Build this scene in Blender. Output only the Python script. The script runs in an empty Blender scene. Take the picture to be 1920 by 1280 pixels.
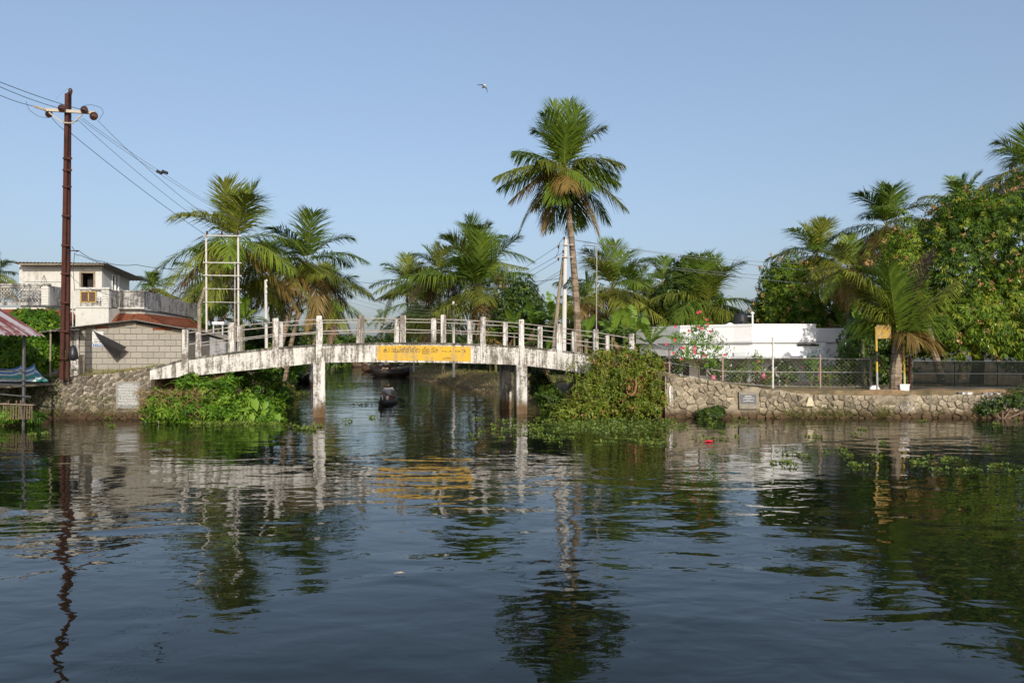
import bpy, math, random
import numpy as np
from mathutils import Vector, Matrix
R = math.radians
rnd = random.Random(7)
rng = np.random.default_rng(7)
S = bpy.context.scene
COL = S.collection

# ------------------------------------------------------------------ camera, sky, sun, exposure
F, CH, HZ = 1450.0, 2.5, 668.0          # focal length in photo pixels, eye height, horizon row
cd = bpy.data.cameras.new('camera'); cam = bpy.data.objects.new('camera', cd); COL.objects.link(cam)
cd.sensor_fit = 'HORIZONTAL'; cd.sensor_width = 36.0; cd.lens = 36.0 * F / 1920.0
cd.shift_y = (HZ - 640.0) / 1920.0
cd.clip_start = 0.1; cd.clip_end = 3000
cam.location = (0, 0, CH); cam.rotation_euler = (R(90), 0, 0)
S.camera = cam
SUN_EL, SUN_X = 23.0, 0.28
SUN_AZ = math.atan2(SUN_X, -1.0)        # clockwise from +Y
w = bpy.data.worlds.new('World'); S.world = w; w.use_nodes = True
nt = w.node_tree; bg = nt.nodes['Background']
sk = nt.nodes.new('ShaderNodeTexSky'); sk.sky_type = 'NISHITA'; sk.sun_disc = False
sk.sun_elevation = R(SUN_EL); sk.sun_rotation = SUN_AZ
sk.air_density = 1.0; sk.dust_density = 3.5; sk.ozone_density = 6.0; sk.altitude = 0
gm_ = nt.nodes.new('ShaderNodeGamma'); gm_.inputs[1].default_value = 0.66; nt.links.new(sk.outputs[0], gm_.inputs[0])   # humid, even sky: one tone curve and tint for the whole dome
tn_ = nt.nodes.new('ShaderNodeMix'); tn_.data_type = 'RGBA'; tn_.blend_type = 'MULTIPLY'; tn_.inputs[0].default_value = 1.0
nt.links.new(gm_.outputs[0], tn_.inputs[6]); tn_.inputs[7].default_value = (1.95, 1.77, 1.68, 1); nt.links.new(tn_.outputs[2], bg.inputs[0]); bg.inputs[1].default_value = 0.15
sd = bpy.data.lights.new('sun', 'SUN'); sun = bpy.data.objects.new('sun', sd); COL.objects.link(sun)
sd.energy = 3.6; sd.angle = R(0.5); sd.color = (1.0, 0.925, 0.80)
_d = Vector((math.sin(SUN_AZ) * math.cos(R(SUN_EL)), math.cos(SUN_AZ) * math.cos(R(SUN_EL)), math.sin(R(SUN_EL))))
sun.rotation_euler = _d.to_track_quat('Z', 'Y').to_euler(); sun.location = _d * 60
S.view_settings.view_transform = 'Standard'; S.view_settings.look = 'None'
S.view_settings.exposure = 0.2; S.view_settings.gamma = 1.0; S.view_settings.use_curve_mapping = False
S.cycles.max_bounces = 6; S.cycles.diffuse_bounces = 2; S.cycles.transparent_max_bounces = 8

# ------------------------------------------------------------------ helpers
def ax(px, Y): return (px - 960.0) / F * Y
def az(py, Y): return CH + (HZ - py) / F * Y
def at(px, py, Y): return Vector((ax(px, Y), Y, az(py, Y)))

def tag(o, label=None, cat=None, group=None, kind=None):
    if label: o['label'] = label
    if cat: o['category'] = cat
    if group: o['group'] = group
    if kind: o['kind'] = kind
    return o
def thing(name, label, cat, loc=(0, 0, 0), group=None):
    o = bpy.data.objects.new(name, None); COL.objects.link(o); o.location = loc
    o.empty_display_size = 0.2
    return tag(o, label, cat, group)
def link(name, me, parent=None, loc=None):
    o = bpy.data.objects.new(name, me); COL.objects.link(o)
    if loc is not None: o.location = loc
    if parent is not None:
        o.parent = parent
        if parent.type == 'EMPTY': o.matrix_parent_inverse = Matrix.Translation(-Vector(parent.location))
    return o
def copy_tree(o, parent=None):
    c = o.copy(); COL.objects.link(c)
    if parent is not None: c.parent = parent
    for ch in o.children: copy_tree(ch, c)
    return c

class MB:
    def __init__(s): s.v = []; s.f = []; s.m = []
    def add(s, vs, fs, mi=0):
        k = len(s.v); s.v += [tuple(v) for v in vs]
        s.f += [tuple(i + k for i in f) for f in fs]; s.m += [mi] * len(fs); return s
    def b(s, x0, x1, y0, y1, z0, z1, mi=0):
        return s.add([(x0,y0,z0),(x1,y0,z0),(x1,y1,z0),(x0,y1,z0),(x0,y0,z1),(x1,y0,z1),(x1,y1,z1),(x0,y1,z1)],
                     [(0,3,2,1),(4,5,6,7),(0,1,5,4),(1,2,6,5),(2,3,7,6),(3,0,4,7)], mi)
    def ob(s, c, half, ux, uy, uz=Vector((0,0,1)), mi=0):
        c = Vector(c); ux = Vector(ux) * half[0]; uy = Vector(uy) * half[1]; uz = Vector(uz) * half[2]
        return s.add([c-ux-uy-uz, c+ux-uy-uz, c+ux+uy-uz, c-ux+uy-uz, c-ux-uy+uz, c+ux-uy+uz, c+ux+uy+uz, c-ux+uy+uz],
                     [(0,3,2,1),(4,5,6,7),(0,1,5,4),(1,2,6,5),(2,3,7,6),(3,0,4,7)], mi)
    def prism(s, poly, y0, y1, mi=0):          # poly of (x,z), extruded along y
        n = len(poly)
        vs = [(x, y0, z) for x, z in poly] + [(x, y1, z) for x, z in poly]
        fs = [tuple(range(n)), tuple(range(2*n-1, n-1, -1))] + [(i+n, (i+1) % n + n, (i+1) % n, i) for i in range(n)]
        return s.add(vs, fs, mi)
    def slab(s, poly, z0, z1, mi=0):           # poly of (x,y), extruded along z
        n = len(poly)
        vs = [(x, y, z0) for x, y in poly] + [(x, y, z1) for x, y in poly]
        fs = [tuple(range(n-1, -1, -1)), tuple(range(n, 2*n))] + [(i, (i+1) % n, (i+1) % n + n, i+n) for i in range(n)]
        return s.add(vs, fs, mi)
    def tube(s, pts, r, n=6, mi=0, cap=True):
        pts = [Vector(p) for p in pts]; m = len(pts)
        rs = r if isinstance(r, (list, tuple)) else [r] * m
        vs = []; ref = None
        for i, p in enumerate(pts):
            t = (pts[min(i+1, m-1)] - pts[max(i-1, 0)])
            t = t.normalized() if t.length > 1e-9 else Vector((0,0,1))
            if ref is None: ref = Vector((1,0,0)) if abs(t.x) < 0.8 else Vector((0,1,0))
            a = (ref - t * ref.dot(t)).normalized(); bb = t.cross(a); ref = a
            for k in range(n):
                an = 2*math.pi*k/n; vs.append(p + (a*math.cos(an) + bb*math.sin(an)) * rs[i])
        fs = [(i*n+k, i*n+(k+1) % n, (i+1)*n+(k+1) % n, (i+1)*n+k) for i in range(m-1) for k in range(n)]
        if cap: fs += [tuple(range(n-1, -1, -1)), tuple(range((m-1)*n, m*n))]
        return s.add(vs, fs, mi)
    def lathe(s, c, prof, n=12, mi=0):          # prof of (r,z) about a vertical axis at c
        vs = [(c[0]+r*math.cos(2*math.pi*k/n), c[1]+r*math.sin(2*math.pi*k/n), c[2]+z) for r, z in prof for k in range(n)]
        m = len(prof)
        fs = [(i*n+k, i*n+(k+1) % n, (i+1)*n+(k+1) % n, (i+1)*n+k) for i in range(m-1) for k in range(n)]
        fs += [tuple(range(n-1, -1, -1)), tuple(range((m-1)*n, m*n))]
        return s.add(vs, fs, mi)
    def ball(s, c, r, n=8, m=5, mi=0, sq=(1,1,1), jit=0.0):
        vs = [(c[0], c[1], c[2]+r*sq[2])]
        for i in range(1, m):
            th = math.pi*i/m
            for k in range(n):
                ph = 2*math.pi*k/n; q = r*(1+rnd.uniform(-jit, jit))
                vs.append((c[0]+q*sq[0]*math.sin(th)*math.cos(ph), c[1]+q*sq[1]*math.sin(th)*math.sin(ph), c[2]+q*sq[2]*math.cos(th)))
        vs.append((c[0], c[1], c[2]-r*sq[2])); L = len(vs)-1
        fs = [(0, 1+k, 1+(k+1) % n) for k in range(n)]
        fs += [(1+i*n+k, 1+(i+1)*n+k, 1+(i+1)*n+(k+1) % n, 1+i*n+(k+1) % n) for i in range(m-2) for k in range(n)]
        fs += [(L, 1+(m-2)*n+(k+1) % n, 1+(m-2)*n+k) for k in range(n)]
        return s.add(vs, fs, mi)
    def mesh(s, name, mats, smooth=False):
        me = bpy.data.meshes.new(name); me.from_pydata(s.v, [], s.f)
        for m in (mats if isinstance(mats, (list, tuple)) else [mats]): me.materials.append(m)
        if any(s.m): me.polygons.foreach_set('material_index', s.m)
        if smooth: me.polygons.foreach_set('use_smooth', [True]*len(s.f))
        me.update(); return me
    def build(s, name, mats, parent=None, smooth=False, kind=None):
        o = link(name, s.mesh(name, mats, smooth), parent)
        if kind: o['kind'] = kind
        return o

def np_mesh(name, V, Fq, mats, tint=None, smooth=False):
    """V (n,3), Fq (m,k) index array, k = 3 or 4"""
    me = bpy.data.meshes.new(name); n, (m, k) = len(V), Fq.shape
    me.vertices.add(n); me.vertices.foreach_set('co', np.ascontiguousarray(V, dtype=np.float32).ravel())
    me.loops.add(m*k); me.loops.foreach_set('vertex_index', np.ascontiguousarray(Fq, dtype=np.int32).ravel())
    me.polygons.add(m); me.polygons.foreach_set('loop_start', np.arange(0, m*k, k, dtype=np.int32))
    try: me.polygons.foreach_set('loop_total', np.full(m, k, dtype=np.int32))
    except Exception: pass
    if tint is not None:
        a = me.attributes.new('tint', 'FLOAT', 'POINT'); a.data.foreach_set('value', np.ascontiguousarray(tint, dtype=np.float32))
    for q in (mats if isinstance(mats, (list, tuple)) else [mats]): me.materials.append(q)
    if smooth: me.polygons.foreach_set('use_smooth', np.ones(m, dtype=bool))
    me.update(calc_edges=True); me.validate(); return me
def nrm(a): return a / np.maximum(np.linalg.norm(a, axis=-1, keepdims=True), 1e-9)

# ------------------------------------------------------------------ materials
def M_new(name):
    m = bpy.data.materials.new(name); m.use_nodes = True
    return m, m.node_tree.nodes, m.node_tree.links, m.node_tree.nodes['Principled BSDF']
def ramp(N, stops):
    r = N.new('ShaderNodeValToRGB'); e = r.color_ramp.elements
    while len(e) > 1: e.remove(e[-1])
    for i, (p, c) in enumerate(stops):
        q = e[0] if i == 0 else e.new(p)
        q.position = p; q.color = (*c, 1) if len(c) == 3 else c
    return r
def noise(N, L, co, scale, detail=4, rough=0.6, vec=(1,1,1), dist=0.0):
    mp = N.new('ShaderNodeMapping'); mp.inputs['Scale'].default_value = vec; L.new(co, mp.inputs[0])
    n = N.new('ShaderNodeTexNoise'); n.inputs['Scale'].default_value = scale; n.inputs['Detail'].default_value = detail
    n.inputs['Roughness'].default_value = rough; n.inputs['Distortion'].default_value = dist
    L.new(mp.outputs[0], n.inputs['Vector']); return n.outputs['Fac']
def mixc(N, L, fac, a, b):
    x = N.new('ShaderNodeMix'); x.data_type = 'RGBA'
    for i, v in ((0, fac), (6, a), (7, b)):
        if hasattr(v, 'links') or hasattr(v, 'is_output'): L.new(v, x.inputs[i])
        else: x.inputs[i].default_value = v if i == 0 else (*v, 1)
    return x.outputs[2]
def math_(N, L, op, a, b=0.0, clamp=False):
    x = N.new('ShaderNodeMath'); x.operation = op; x.use_clamp = clamp
    for i, v in ((0, a), (1, b)):
        if hasattr(v, 'is_output'): L.new(v, x.inputs[i])
        else: x.inputs[i].default_value = v
    return x.outputs[0]
def sstep(N, L, v, lo, hi, a=0.0, b=1.0):
    x = N.new('ShaderNodeMapRange'); x.interpolation_type = 'SMOOTHSTEP'; L.new(v, x.inputs[0])
    for i, q in ((1, lo), (2, hi), (3, a), (4, b)): x.inputs[i].default_value = q
    return x.outputs[0]
def coords(N):
    return N.new('ShaderNodeTexCoord').outputs['Object']
def zpos(N, L):
    g = N.new('ShaderNodeNewGeometry'); s = N.new('ShaderNodeSeparateXYZ'); L.new(g.outputs['Position'], s.inputs[0]); return s.outputs[2]
def bump(N, L, P, h, strength=0.4, dist=0.02):
    b = N.new('ShaderNodeBump'); b.inputs['Strength'].default_value = strength; b.inputs['Distance'].default_value = dist
    L.new(h, b.inputs['Height']); L.new(b.outputs[0], P.inputs['Normal'])

def plain(name, c, rough=0.6, var=0.25, scale=6.0, metal=0.0, bmp=0.15, spec=0.4):
    """one colour with mottling and fine relief"""
    m, N, L, P = M_new(name); co = coords(N)
    n = noise(N, L, co, scale, 5)
    lo = tuple(x*(1-var) for x in c); hi = tuple(min(1, x*(1+var)) for x in c)
    r = ramp(N, [(0.3, lo), (0.7, hi)]); L.new(n, r.inputs[0]); L.new(r.outputs[0], P.inputs['Base Color'])
    P.inputs['Roughness'].default_value = rough; P.inputs['Metallic'].default_value = metal
    P.inputs['Specular IOR Level'].default_value = spec
    if bmp: bump(N, L, P, noise(N, L, co, scale*6, 3), bmp, 0.01)
    return m
def weathered(name, paint, grime, amount=0.5, streak=0.5, stain=None, fine=14.0, rnd_obj=0.0, rough=0.85):
    """old paint: blotches and rain streaks of grime; stain = (colour, z_full, z_none) for a tide mark"""
    m, N, L, P = M_new(name); co = coords(N)
    a = noise(N, L, co, 1.3, 6, 0.7); b_ = noise(N, L, co, fine, 5, 0.75)
    st = noise(N, L, co, 5.0, 4, 0.7, (1, 1, 0.12))
    v = math_(N, L, 'ADD', math_(N, L, 'MULTIPLY', a, 0.5), math_(N, L, 'MULTIPLY', b_, 0.55))
    v = math_(N, L, 'ADD', v, math_(N, L, 'MULTIPLY', math_(N, L, 'SUBTRACT', st, 0.5), streak))
    th = 0.72 - 0.36*amount
    f = sstep(N, L, v, th - 0.03, th + 0.20)
    c = mixc(N, L, f, paint, grime)
    c = mixc(N, L, sstep(N, L, noise(N, L, co, 3.0, 5, 0.7), 0.45, 0.75, 0, 0.45), c, tuple(0.6*p + 0.4*g for p, g in zip(paint, grime)))
    if stain:
        z = math_(N, L, 'ADD', zpos(N, L), math_(N, L, 'MULTIPLY', math_(N, L, 'SUBTRACT', b_, 0.5), 0.5))
        c = mixc(N, L, sstep(N, L, z, stain[1], stain[2], 0.93, 0.0), c, stain[0])
    if rnd_obj:
        oi = N.new('ShaderNodeObjectInfo')
        hs = N.new('ShaderNodeHueSaturation'); L.new(c, hs.inputs['Color'])
        mr = N.new('ShaderNodeMapRange'); L.new(oi.outputs['Random'], mr.inputs[0]); mr.inputs[3].default_value = 1-rnd_obj; mr.inputs[4].default_value = 1+rnd_obj
        L.new(mr.outputs[0], hs.inputs['Value']); c = hs.outputs[0]
    L.new(c, P.inputs['Base Color']); P.inputs['Roughness'].default_value = rough; P.inputs['Specular IOR Level'].default_value = 0.25
    bump(N, L, P, b_, 0.5, 0.02); return m
def leafmat(name, stops, trans=0.3, rough=0.45, objvar=0.12, spec=0.35):
    m, N, L, P = M_new(name)
    at_ = N.new('ShaderNodeAttribute'); at_.attribute_name = 'tint'
    r = ramp(N, stops); L.new(at_.outputs['Fac'], r.inputs[0])
    oi = N.new('ShaderNodeObjectInfo'); hs = N.new('ShaderNodeHueSaturation'); L.new(r.outputs[0], hs.inputs['Color'])
    mr = N.new('ShaderNodeMapRange'); L.new(oi.outputs['Random'], mr.inputs[0]); mr.inputs[3].default_value = 1-objvar; mr.inputs[4].default_value = 1+objvar
    L.new(mr.outputs[0], hs.inputs['Value'])
    L.new(hs.outputs[0], P.inputs['Base Color']); P.inputs['Roughness'].default_value = rough; P.inputs['Specular IOR Level'].default_value = spec
    if trans:
        t = N.new('ShaderNodeBsdfTranslucent'); mx = N.new('ShaderNodeMixShader'); mx.inputs[0].default_value = trans
        gm = N.new('ShaderNodeMix'); gm.data_type = 'RGBA'; gm.blend_type = 'MULTIPLY'; gm.inputs[0].default_value = 1
        L.new(hs.outputs[0], gm.inputs[6]); gm.inputs[7].default_value = (1.3, 1.35, 0.7, 1)
        L.new(gm.outputs[2], t.inputs[0]); L.new(P.outputs[0], mx.inputs[1]); L.new(t.outputs[0], mx.inputs[2])
        L.new(mx.outputs[0], N['Material Output'].inputs[0])
    return m

m_bridge = weathered('bridge_paint', (0.58, 0.56, 0.52), (0.13, 0.115, 0.09), 0.74, 1.0, ((0.10, 0.055, 0.02), 0.25, 0.75), 11)
m_cope = weathered('bridge_coping', (0.42, 0.40, 0.36), (0.05, 0.045, 0.035), 1.05, 0.5, None, 13)
m_post = weathered('post_paint', (0.58, 0.56, 0.52), (0.15, 0.13, 0.105), 0.80, 1.1, None, 13, 0.15)
m_rail = weathered('rail_pipe', (0.36, 0.34, 0.31), (0.20, 0.11, 0.06), 0.6, 0.1, None, 4, 0.1)
m_yellow = weathered('yellow_paint', (0.60, 0.36, 0.028), (0.32, 0.24, 0.13), 0.66, 0.6, None, 16)
m_letter = plain('faded_brown_lettering', (0.085, 0.055, 0.02), 0.8, 0.4, 30)
m_soil = plain('brown_soil', (0.23, 0.135, 0.075), 0.95, 0.35, 2.5, 0, 0.6, 0.1)
m_rust = weathered('rusty_steel', (0.075, 0.027, 0.019), (0.035, 0.017, 0.013), 0.6, 0.6, None, 8)
m_galv = plain('galvanised_steel', (0.48, 0.46, 0.43), 0.5, 0.2, 8, 0.3)
m_cream = weathered('cream_wall', (0.56, 0.55, 0.505), (0.30, 0.28, 0.235), 0.45, 0.4, None, 6)
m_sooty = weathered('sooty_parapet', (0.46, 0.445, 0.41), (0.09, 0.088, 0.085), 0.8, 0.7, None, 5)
m_sootshade = weathered('soot_and_shade_concrete', (0.33, 0.33, 0.33), (0.085, 0.088, 0.095), 0.7, 0.7, None, 5)
m_white = weathered('white_wall_paint', (0.82, 0.82, 0.81), (0.60, 0.60, 0.57), 0.15, 0.5, None, 5)
m_greywall = weathered('grey_side_wall', (0.48, 0.50, 0.50), (0.25, 0.25, 0.25), 0.2, 0.3, None, 6)
m_tile = weathered('red_clay_tile', (0.22, 0.07, 0.033), (0.07, 0.035, 0.025), 0.5, 0.3, None, 5, 0.15)
m_block = weathered('concrete_block', (0.315, 0.295, 0.252), (0.17, 0.155, 0.125), 0.45, 0.25, None, 18, 0.09)
m_mortar = plain('mortar', (0.25, 0.225, 0.18), 0.95, 0.25, 8, 0, 0.5, 0.1)
def streaked_tin(e, r_):
    e = Vector(e); r_ = Vector(r_); e = e - r_*(e.dot(r_)/r_.dot(r_))      # across the slope only
    m, N, L, P = M_new('rusted_tin_roof'); co = coords(N); cv = N.new('ShaderNodeCombineXYZ')
    for i, (d, k) in enumerate(((Vector(e).normalized(), 3.2), (Vector(r_).normalized(), 0.07))):
        x = N.new('ShaderNodeVectorMath'); x.operation = 'DOT_PRODUCT'; L.new(co, x.inputs[0]); x.inputs[1].default_value = d*k; L.new(x.outputs['Value'], cv.inputs[i])
    a = noise(N, L, cv.outputs[0], 1.0, 5, 0.7); b = noise(N, L, co, 5.0, 4, 0.7)
    v = math_(N, L, 'ADD', math_(N, L, 'MULTIPLY', a, 0.92), math_(N, L, 'MULTIPLY', b, 0.12))
    r = ramp(N, [(0.43, (0.36, 0.36, 0.38)), (0.49, (0.36, 0.30, 0.30)), (0.53, (0.15, 0.035, 0.025)), (0.8, (0.09, 0.022, 0.018))]); L.new(v, r.inputs[0]); L.new(r.outputs[0], P.inputs['Base Color'])
    P.inputs['Roughness'].default_value = 0.6; return m
m_sheet = weathered('cement_sheet', (0.20, 0.185, 0.155), (0.08, 0.075, 0.06), 0.5, 0.3, None, 6)
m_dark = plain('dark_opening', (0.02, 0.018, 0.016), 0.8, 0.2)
m_darksteel = plain('dark_steel', (0.09, 0.09, 0.09), 0.5, 0.2, 8, 0.3)
m_glass = plain('window_glass', (0.05, 0.055, 0.06), 0.12, 0.2, 4, 0, 0, 0.6)
m_black = plain('black_plastic', (0.022, 0.022, 0.024), 0.4, 0.15)
m_insul = plain('glazed_brown_ceramic', (0.055, 0.022, 0.014), 0.18, 0.2, 6, 0, 0, 0.6)
m_wire = plain('cable_black', (0.03, 0.03, 0.035), 0.6, 0.1, 4, 0, 0)
m_wirel = plain('cable_grey', (0.16, 0.17, 0.18), 0.6, 0.1, 4, 0, 0)
m_wood = plain('old_wood', (0.20, 0.14, 0.085), 0.85, 0.35, 7)
m_woodgrey = plain('grey_wood', (0.27, 0.22, 0.16), 0.85, 0.3, 5)
m_hull = plain('tarred_hull', (0.022, 0.018, 0.015), 0.45, 0.4, 5)
m_hullbrown = plain('brown_plank_hull', (0.10, 0.06, 0.035), 0.65, 0.4, 5)
m_paleconc = weathered('pale_concrete_pole', (0.56, 0.54, 0.50), (0.28, 0.26, 0.22), 0.25, 0.2, None, 9)
m_slate = plain('slate_plaque', (0.10, 0.105, 0.11), 0.5, 0.15, 5)
m_marble = plain('grey_plaque_stone', (0.23, 0.23, 0.215), 0.6, 0.12, 9)
m_print = plain('white_print', (0.60, 0.60, 0.58), 0.7, 0.1, 30, 0, 0)
m_stone = weathered('rubble_stone', (0.32, 0.27, 0.19), (0.12, 0.10, 0.07), 0.62, 0.2, ((0.07, 0.04, 0.018), 0.10, 0.42), 9, 0.38)
m_stonel = weathered('lichened_rubble', (0.46, 0.42, 0.35), (0.075, 0.06, 0.04), 0.85, 0.3, ((0.06, 0.035, 0.016), 0.15, 0.60), 9, 0.35)
m_rubblebed = weathered('rubble_mortar', (0.34, 0.29, 0.21), (0.09, 0.07, 0.045), 0.7, 0.2, ((0.05, 0.028, 0.012), 0.10, 0.45), 16)
m_foam = plain('white_foam', (0.75, 0.75, 0.72), 0.7, 0.06, 9)
m_skin = plain('brown_skin', (0.13, 0.06, 0.035), 0.5, 0.1, 20, 0, 0)
m_shirt = plain('grey_shirt', (0.34, 0.35, 0.37), 0.85, 0.1, 20)
m_lungi = plain('rust_checked_lungi', (0.33, 0.09, 0.05), 0.85, 0.4, 24)
m_hair = plain('black_hair', (0.012, 0.011, 0.010), 0.6, 0.2, 40)
def ringed_bark():
    m, N, L, P = M_new('palm_trunk_bark'); co = coords(N)
    a = noise(N, L, co, 4.0, 5, 0.7); b = noise(N, L, co, 2.2, 3, 0.6, (0.35, 0.35, 4.5))
    v = math_(N, L, 'ADD', math_(N, L, 'MULTIPLY', a, 0.5), math_(N, L, 'MULTIPLY', b, 0.6))
    r = ramp(N, [(0.42, (0.085, 0.06, 0.04)), (0.55, (0.21, 0.16, 0.11)), (0.68, (0.33, 0.27, 0.20))]); L.new(v, r.inputs[0]); L.new(r.outputs[0], P.inputs['Base Color'])
    P.inputs['Roughness'].default_value = 0.9; P.inputs['Specular IOR Level'].default_value = 0.2; bump(N, L, P, b, 0.8, 0.05); return m
m_trunk = ringed_bark()
m_bark = weathered('brown_bark', (0.17, 0.12, 0.08), (0.06, 0.045, 0.03), 0.5, 0.3, None, 9, 0.1)
m_bstem = plain('banana_stem', (0.17, 0.17, 0.07), 0.6, 0.4, 6)
# foliage: ramp over a per-leaf tint
L_palm = leafmat('palm_green', [(0, (0.035, 0.068, 0.012)), (0.5, (0.108, 0.172, 0.018)), (1, (0.215, 0.27, 0.03))], 0.28, 0.5, 0.15, 0.22)
L_olive = leafmat('palm_olive', [(0, (0.060, 0.066, 0.014)), (0.5, (0.165, 0.195, 0.024)), (1, (0.27, 0.275, 0.045))], 0.26, 0.5, 0.15, 0.22)
L_yellow = leafmat('palm_yellowing', [(0, (0.12, 0.080, 0.022)), (0.5, (0.23, 0.155, 0.04)), (1, (0.33, 0.225, 0.075))], 0.18, 0.55)
L_dead = leafmat('palm_dead', [(0, (0.085, 0.045, 0.025)), (0.5, (0.16, 0.085, 0.05)), (1, (0.24, 0.145, 0.09))], 0.1, 0.7)
L_rach = leafmat('palm_midrib', [(0, (0.20, 0.19, 0.05)), (1, (0.26, 0.23, 0.07))], 0, 0.5)
L_ban = leafmat('banana_leaf', [(0, (0.06, 0.12, 0.018)), (0.5, (0.13, 0.235, 0.026)), (1, (0.25, 0.32, 0.05))], 0.38, 0.38)
L_bandry = leafmat('banana_dry', [(0, (0.10, 0.06, 0.03)), (1, (0.24, 0.15, 0.08))], 0.1, 0.8)
L_mango = leafmat('mango_leaf', [(0, (0.030, 0.062, 0.008)), (0.5, (0.092, 0.168, 0.012)), (0.8, (0.19, 0.265, 0.020)), (1, (0.28, 0.29, 0.035))], 0.24, 0.5, 0.1, 0.22)
L_panic = leafmat('mango_flower', [(0, (0.36, 0.19, 0.075)), (1, (0.56, 0.36, 0.15))], 0.1, 0.8)
L_tree = leafmat('dark_tree_leaf', [(0, (0.022, 0.042, 0.010)), (0.6, (0.06, 0.115, 0.014)), (1, (0.16, 0.21, 0.026))], 0.2, 0.4)
L_bushr = leafmat('vine_leaf', [(0, (0.06, 0.085, 0.014)), (0.45, (0.155, 0.225, 0.020)), (0.88, (0.24, 0.25, 0.04)), (0.94, (0.30, 0.16, 0.06)), (1, (0.33, 0.15, 0.07))], 0.28, 0.45)
L_bushl = leafmat('bank_leaf', [(0, (0.035, 0.080, 0.012)), (0.5, (0.095, 0.215, 0.016)), (1, (0.22, 0.32, 0.03))], 0.3, 0.45, 0.12, 0.25)
L_straw = leafmat('dry_straw', [(0, (0.17, 0.10, 0.04)), (0.5, (0.30, 0.215, 0.09)), (1, (0.33, 0.25, 0.11))], 0.1, 0.8)
L_grass = leafmat('bank_grass', [(0, (0.065, 0.085, 0.018)), (0.5, (0.15, 0.165, 0.04)), (1, (0.27, 0.24, 0.08))], 0.2, 0.6)
L_hya = leafmat('water_hyacinth_leaf', [(0, (0.05, 0.085, 0.014)), (0.6, (0.12, 0.18, 0.025)), (1, (0.24, 0.25, 0.045))], 0.25, 0.4)
L_flow = leafmat('pink_petal', [(0, (0.55, 0.06, 0.11)), (1, (0.72, 0.16, 0.22))], 0.2, 0.6)
L_flor = leafmat('garden_petal', [(0, (0.65, 0.55, 0.50)), (0.5, (0.62, 0.10, 0.14)), (1, (0.75, 0.70, 0.68))], 0.2, 0.6)

# ------------------------------------------------------------------ setting: water, banks
def prof(pts):
    xs = [p[0] for p in pts]; ys = [p[1] for p in pts]
    return lambda x: np.interp(x, xs, ys)
XL = prof([(20, -9.2), (30, -9.6), (37, -11.3), (60, -16.8), (120, -29), (226, -50), (300, -66)])
XR = prof([(20, 2.6), (31, 2.6), (36, 2.1), (41, 0.9), (49.6, -0.9), (63.6, -4.9), (95, -13.2), (226, -42), (300, -60)])

m, N, L, P = M_new('murky_water'); co = coords(N)
P.inputs['Base Color'].default_value = (0.0055, 0.0085, 0.0045, 1)
P.inputs['IOR'].default_value = 1.333; P.inputs['Specular IOR Level'].default_value = 0.5
n1 = noise(N, L, co, 0.62, 2, 0.45, (0.75, 1.25, 1), 0.6); n2 = noise(N, L, co, 2.3, 2, 0.5, (0.8, 1.2, 1), 0.4); n3 = noise(N, L, co, 0.10, 2, 0.5)
n4 = noise(N, L, co, 7.0, 2, 0.5)
amp = sstep(N, L, n3, 0.35, 0.65, 0.45, 1.15)
h = math_(N, L, 'ADD', math_(N, L, 'MULTIPLY', n1, 0.046), math_(N, L, 'MULTIPLY', n2, 0.0095))
h = math_(N, L, 'ADD', h, math_(N, L, 'MULTIPLY', n4, 0.0012))
h = math_(N, L, 'MULTIPLY', h, amp)
b_ = N.new('ShaderNodeBump'); b_.inputs['Strength'].default_value = 1.0; b_.inputs['Distance'].default_value = 1.0
L.new(h, b_.inputs['Height']); L.new(b_.outputs[0], P.inputs['Normal'])
L.new(sstep(N, L, noise(N, L, co, 0.35, 4, 0.6), 0.5, 0.75, 0.0, 0.022), P.inputs['Roughness'])
m_water = m
o = MB().add([(-300, -60, 0), (300, -60, 0), (300, 420, 0), (-300, 420, 0)], [(0, 1, 2, 3)]).build('water', m_water); o['kind'] = 'structure'

m, N, L, P = M_new('bank_ground'); co = coords(N)
a = noise(N, L, co, 0.7, 6, 0.65); b2 = noise(N, L, co, 5, 5, 0.7)
r = ramp(N, [(0.32, (0.09, 0.08, 0.03)), (0.5, (0.22, 0.155, 0.08)), (0.62, (0.29, 0.18, 0.095)), (0.8, (0.17, 0.15, 0.06))]); L.new(a, r.inputs[0])
c = mixc(N, L, sstep(N, L, b2, 0.4, 0.7, 0, 0.5), r.outputs[0], (0.06, 0.045, 0.025))
z = math_(N, L, 'ADD', zpos(N, L), math_(N, L, 'MULTIPLY', math_(N, L, 'SUBTRACT', b2, 0.5), 0.5))
c = mixc(N, L, sstep(N, L, z, 0.02, 0.28, 0.85, 0.0), c, (0.07, 0.045, 0.022))
L.new(c, P.inputs['Base Color']); P.inputs['Roughness'].default_value = 0.95; bump(N, L, P, b2, 0.7, 0.06)
m_ground = m

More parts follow.
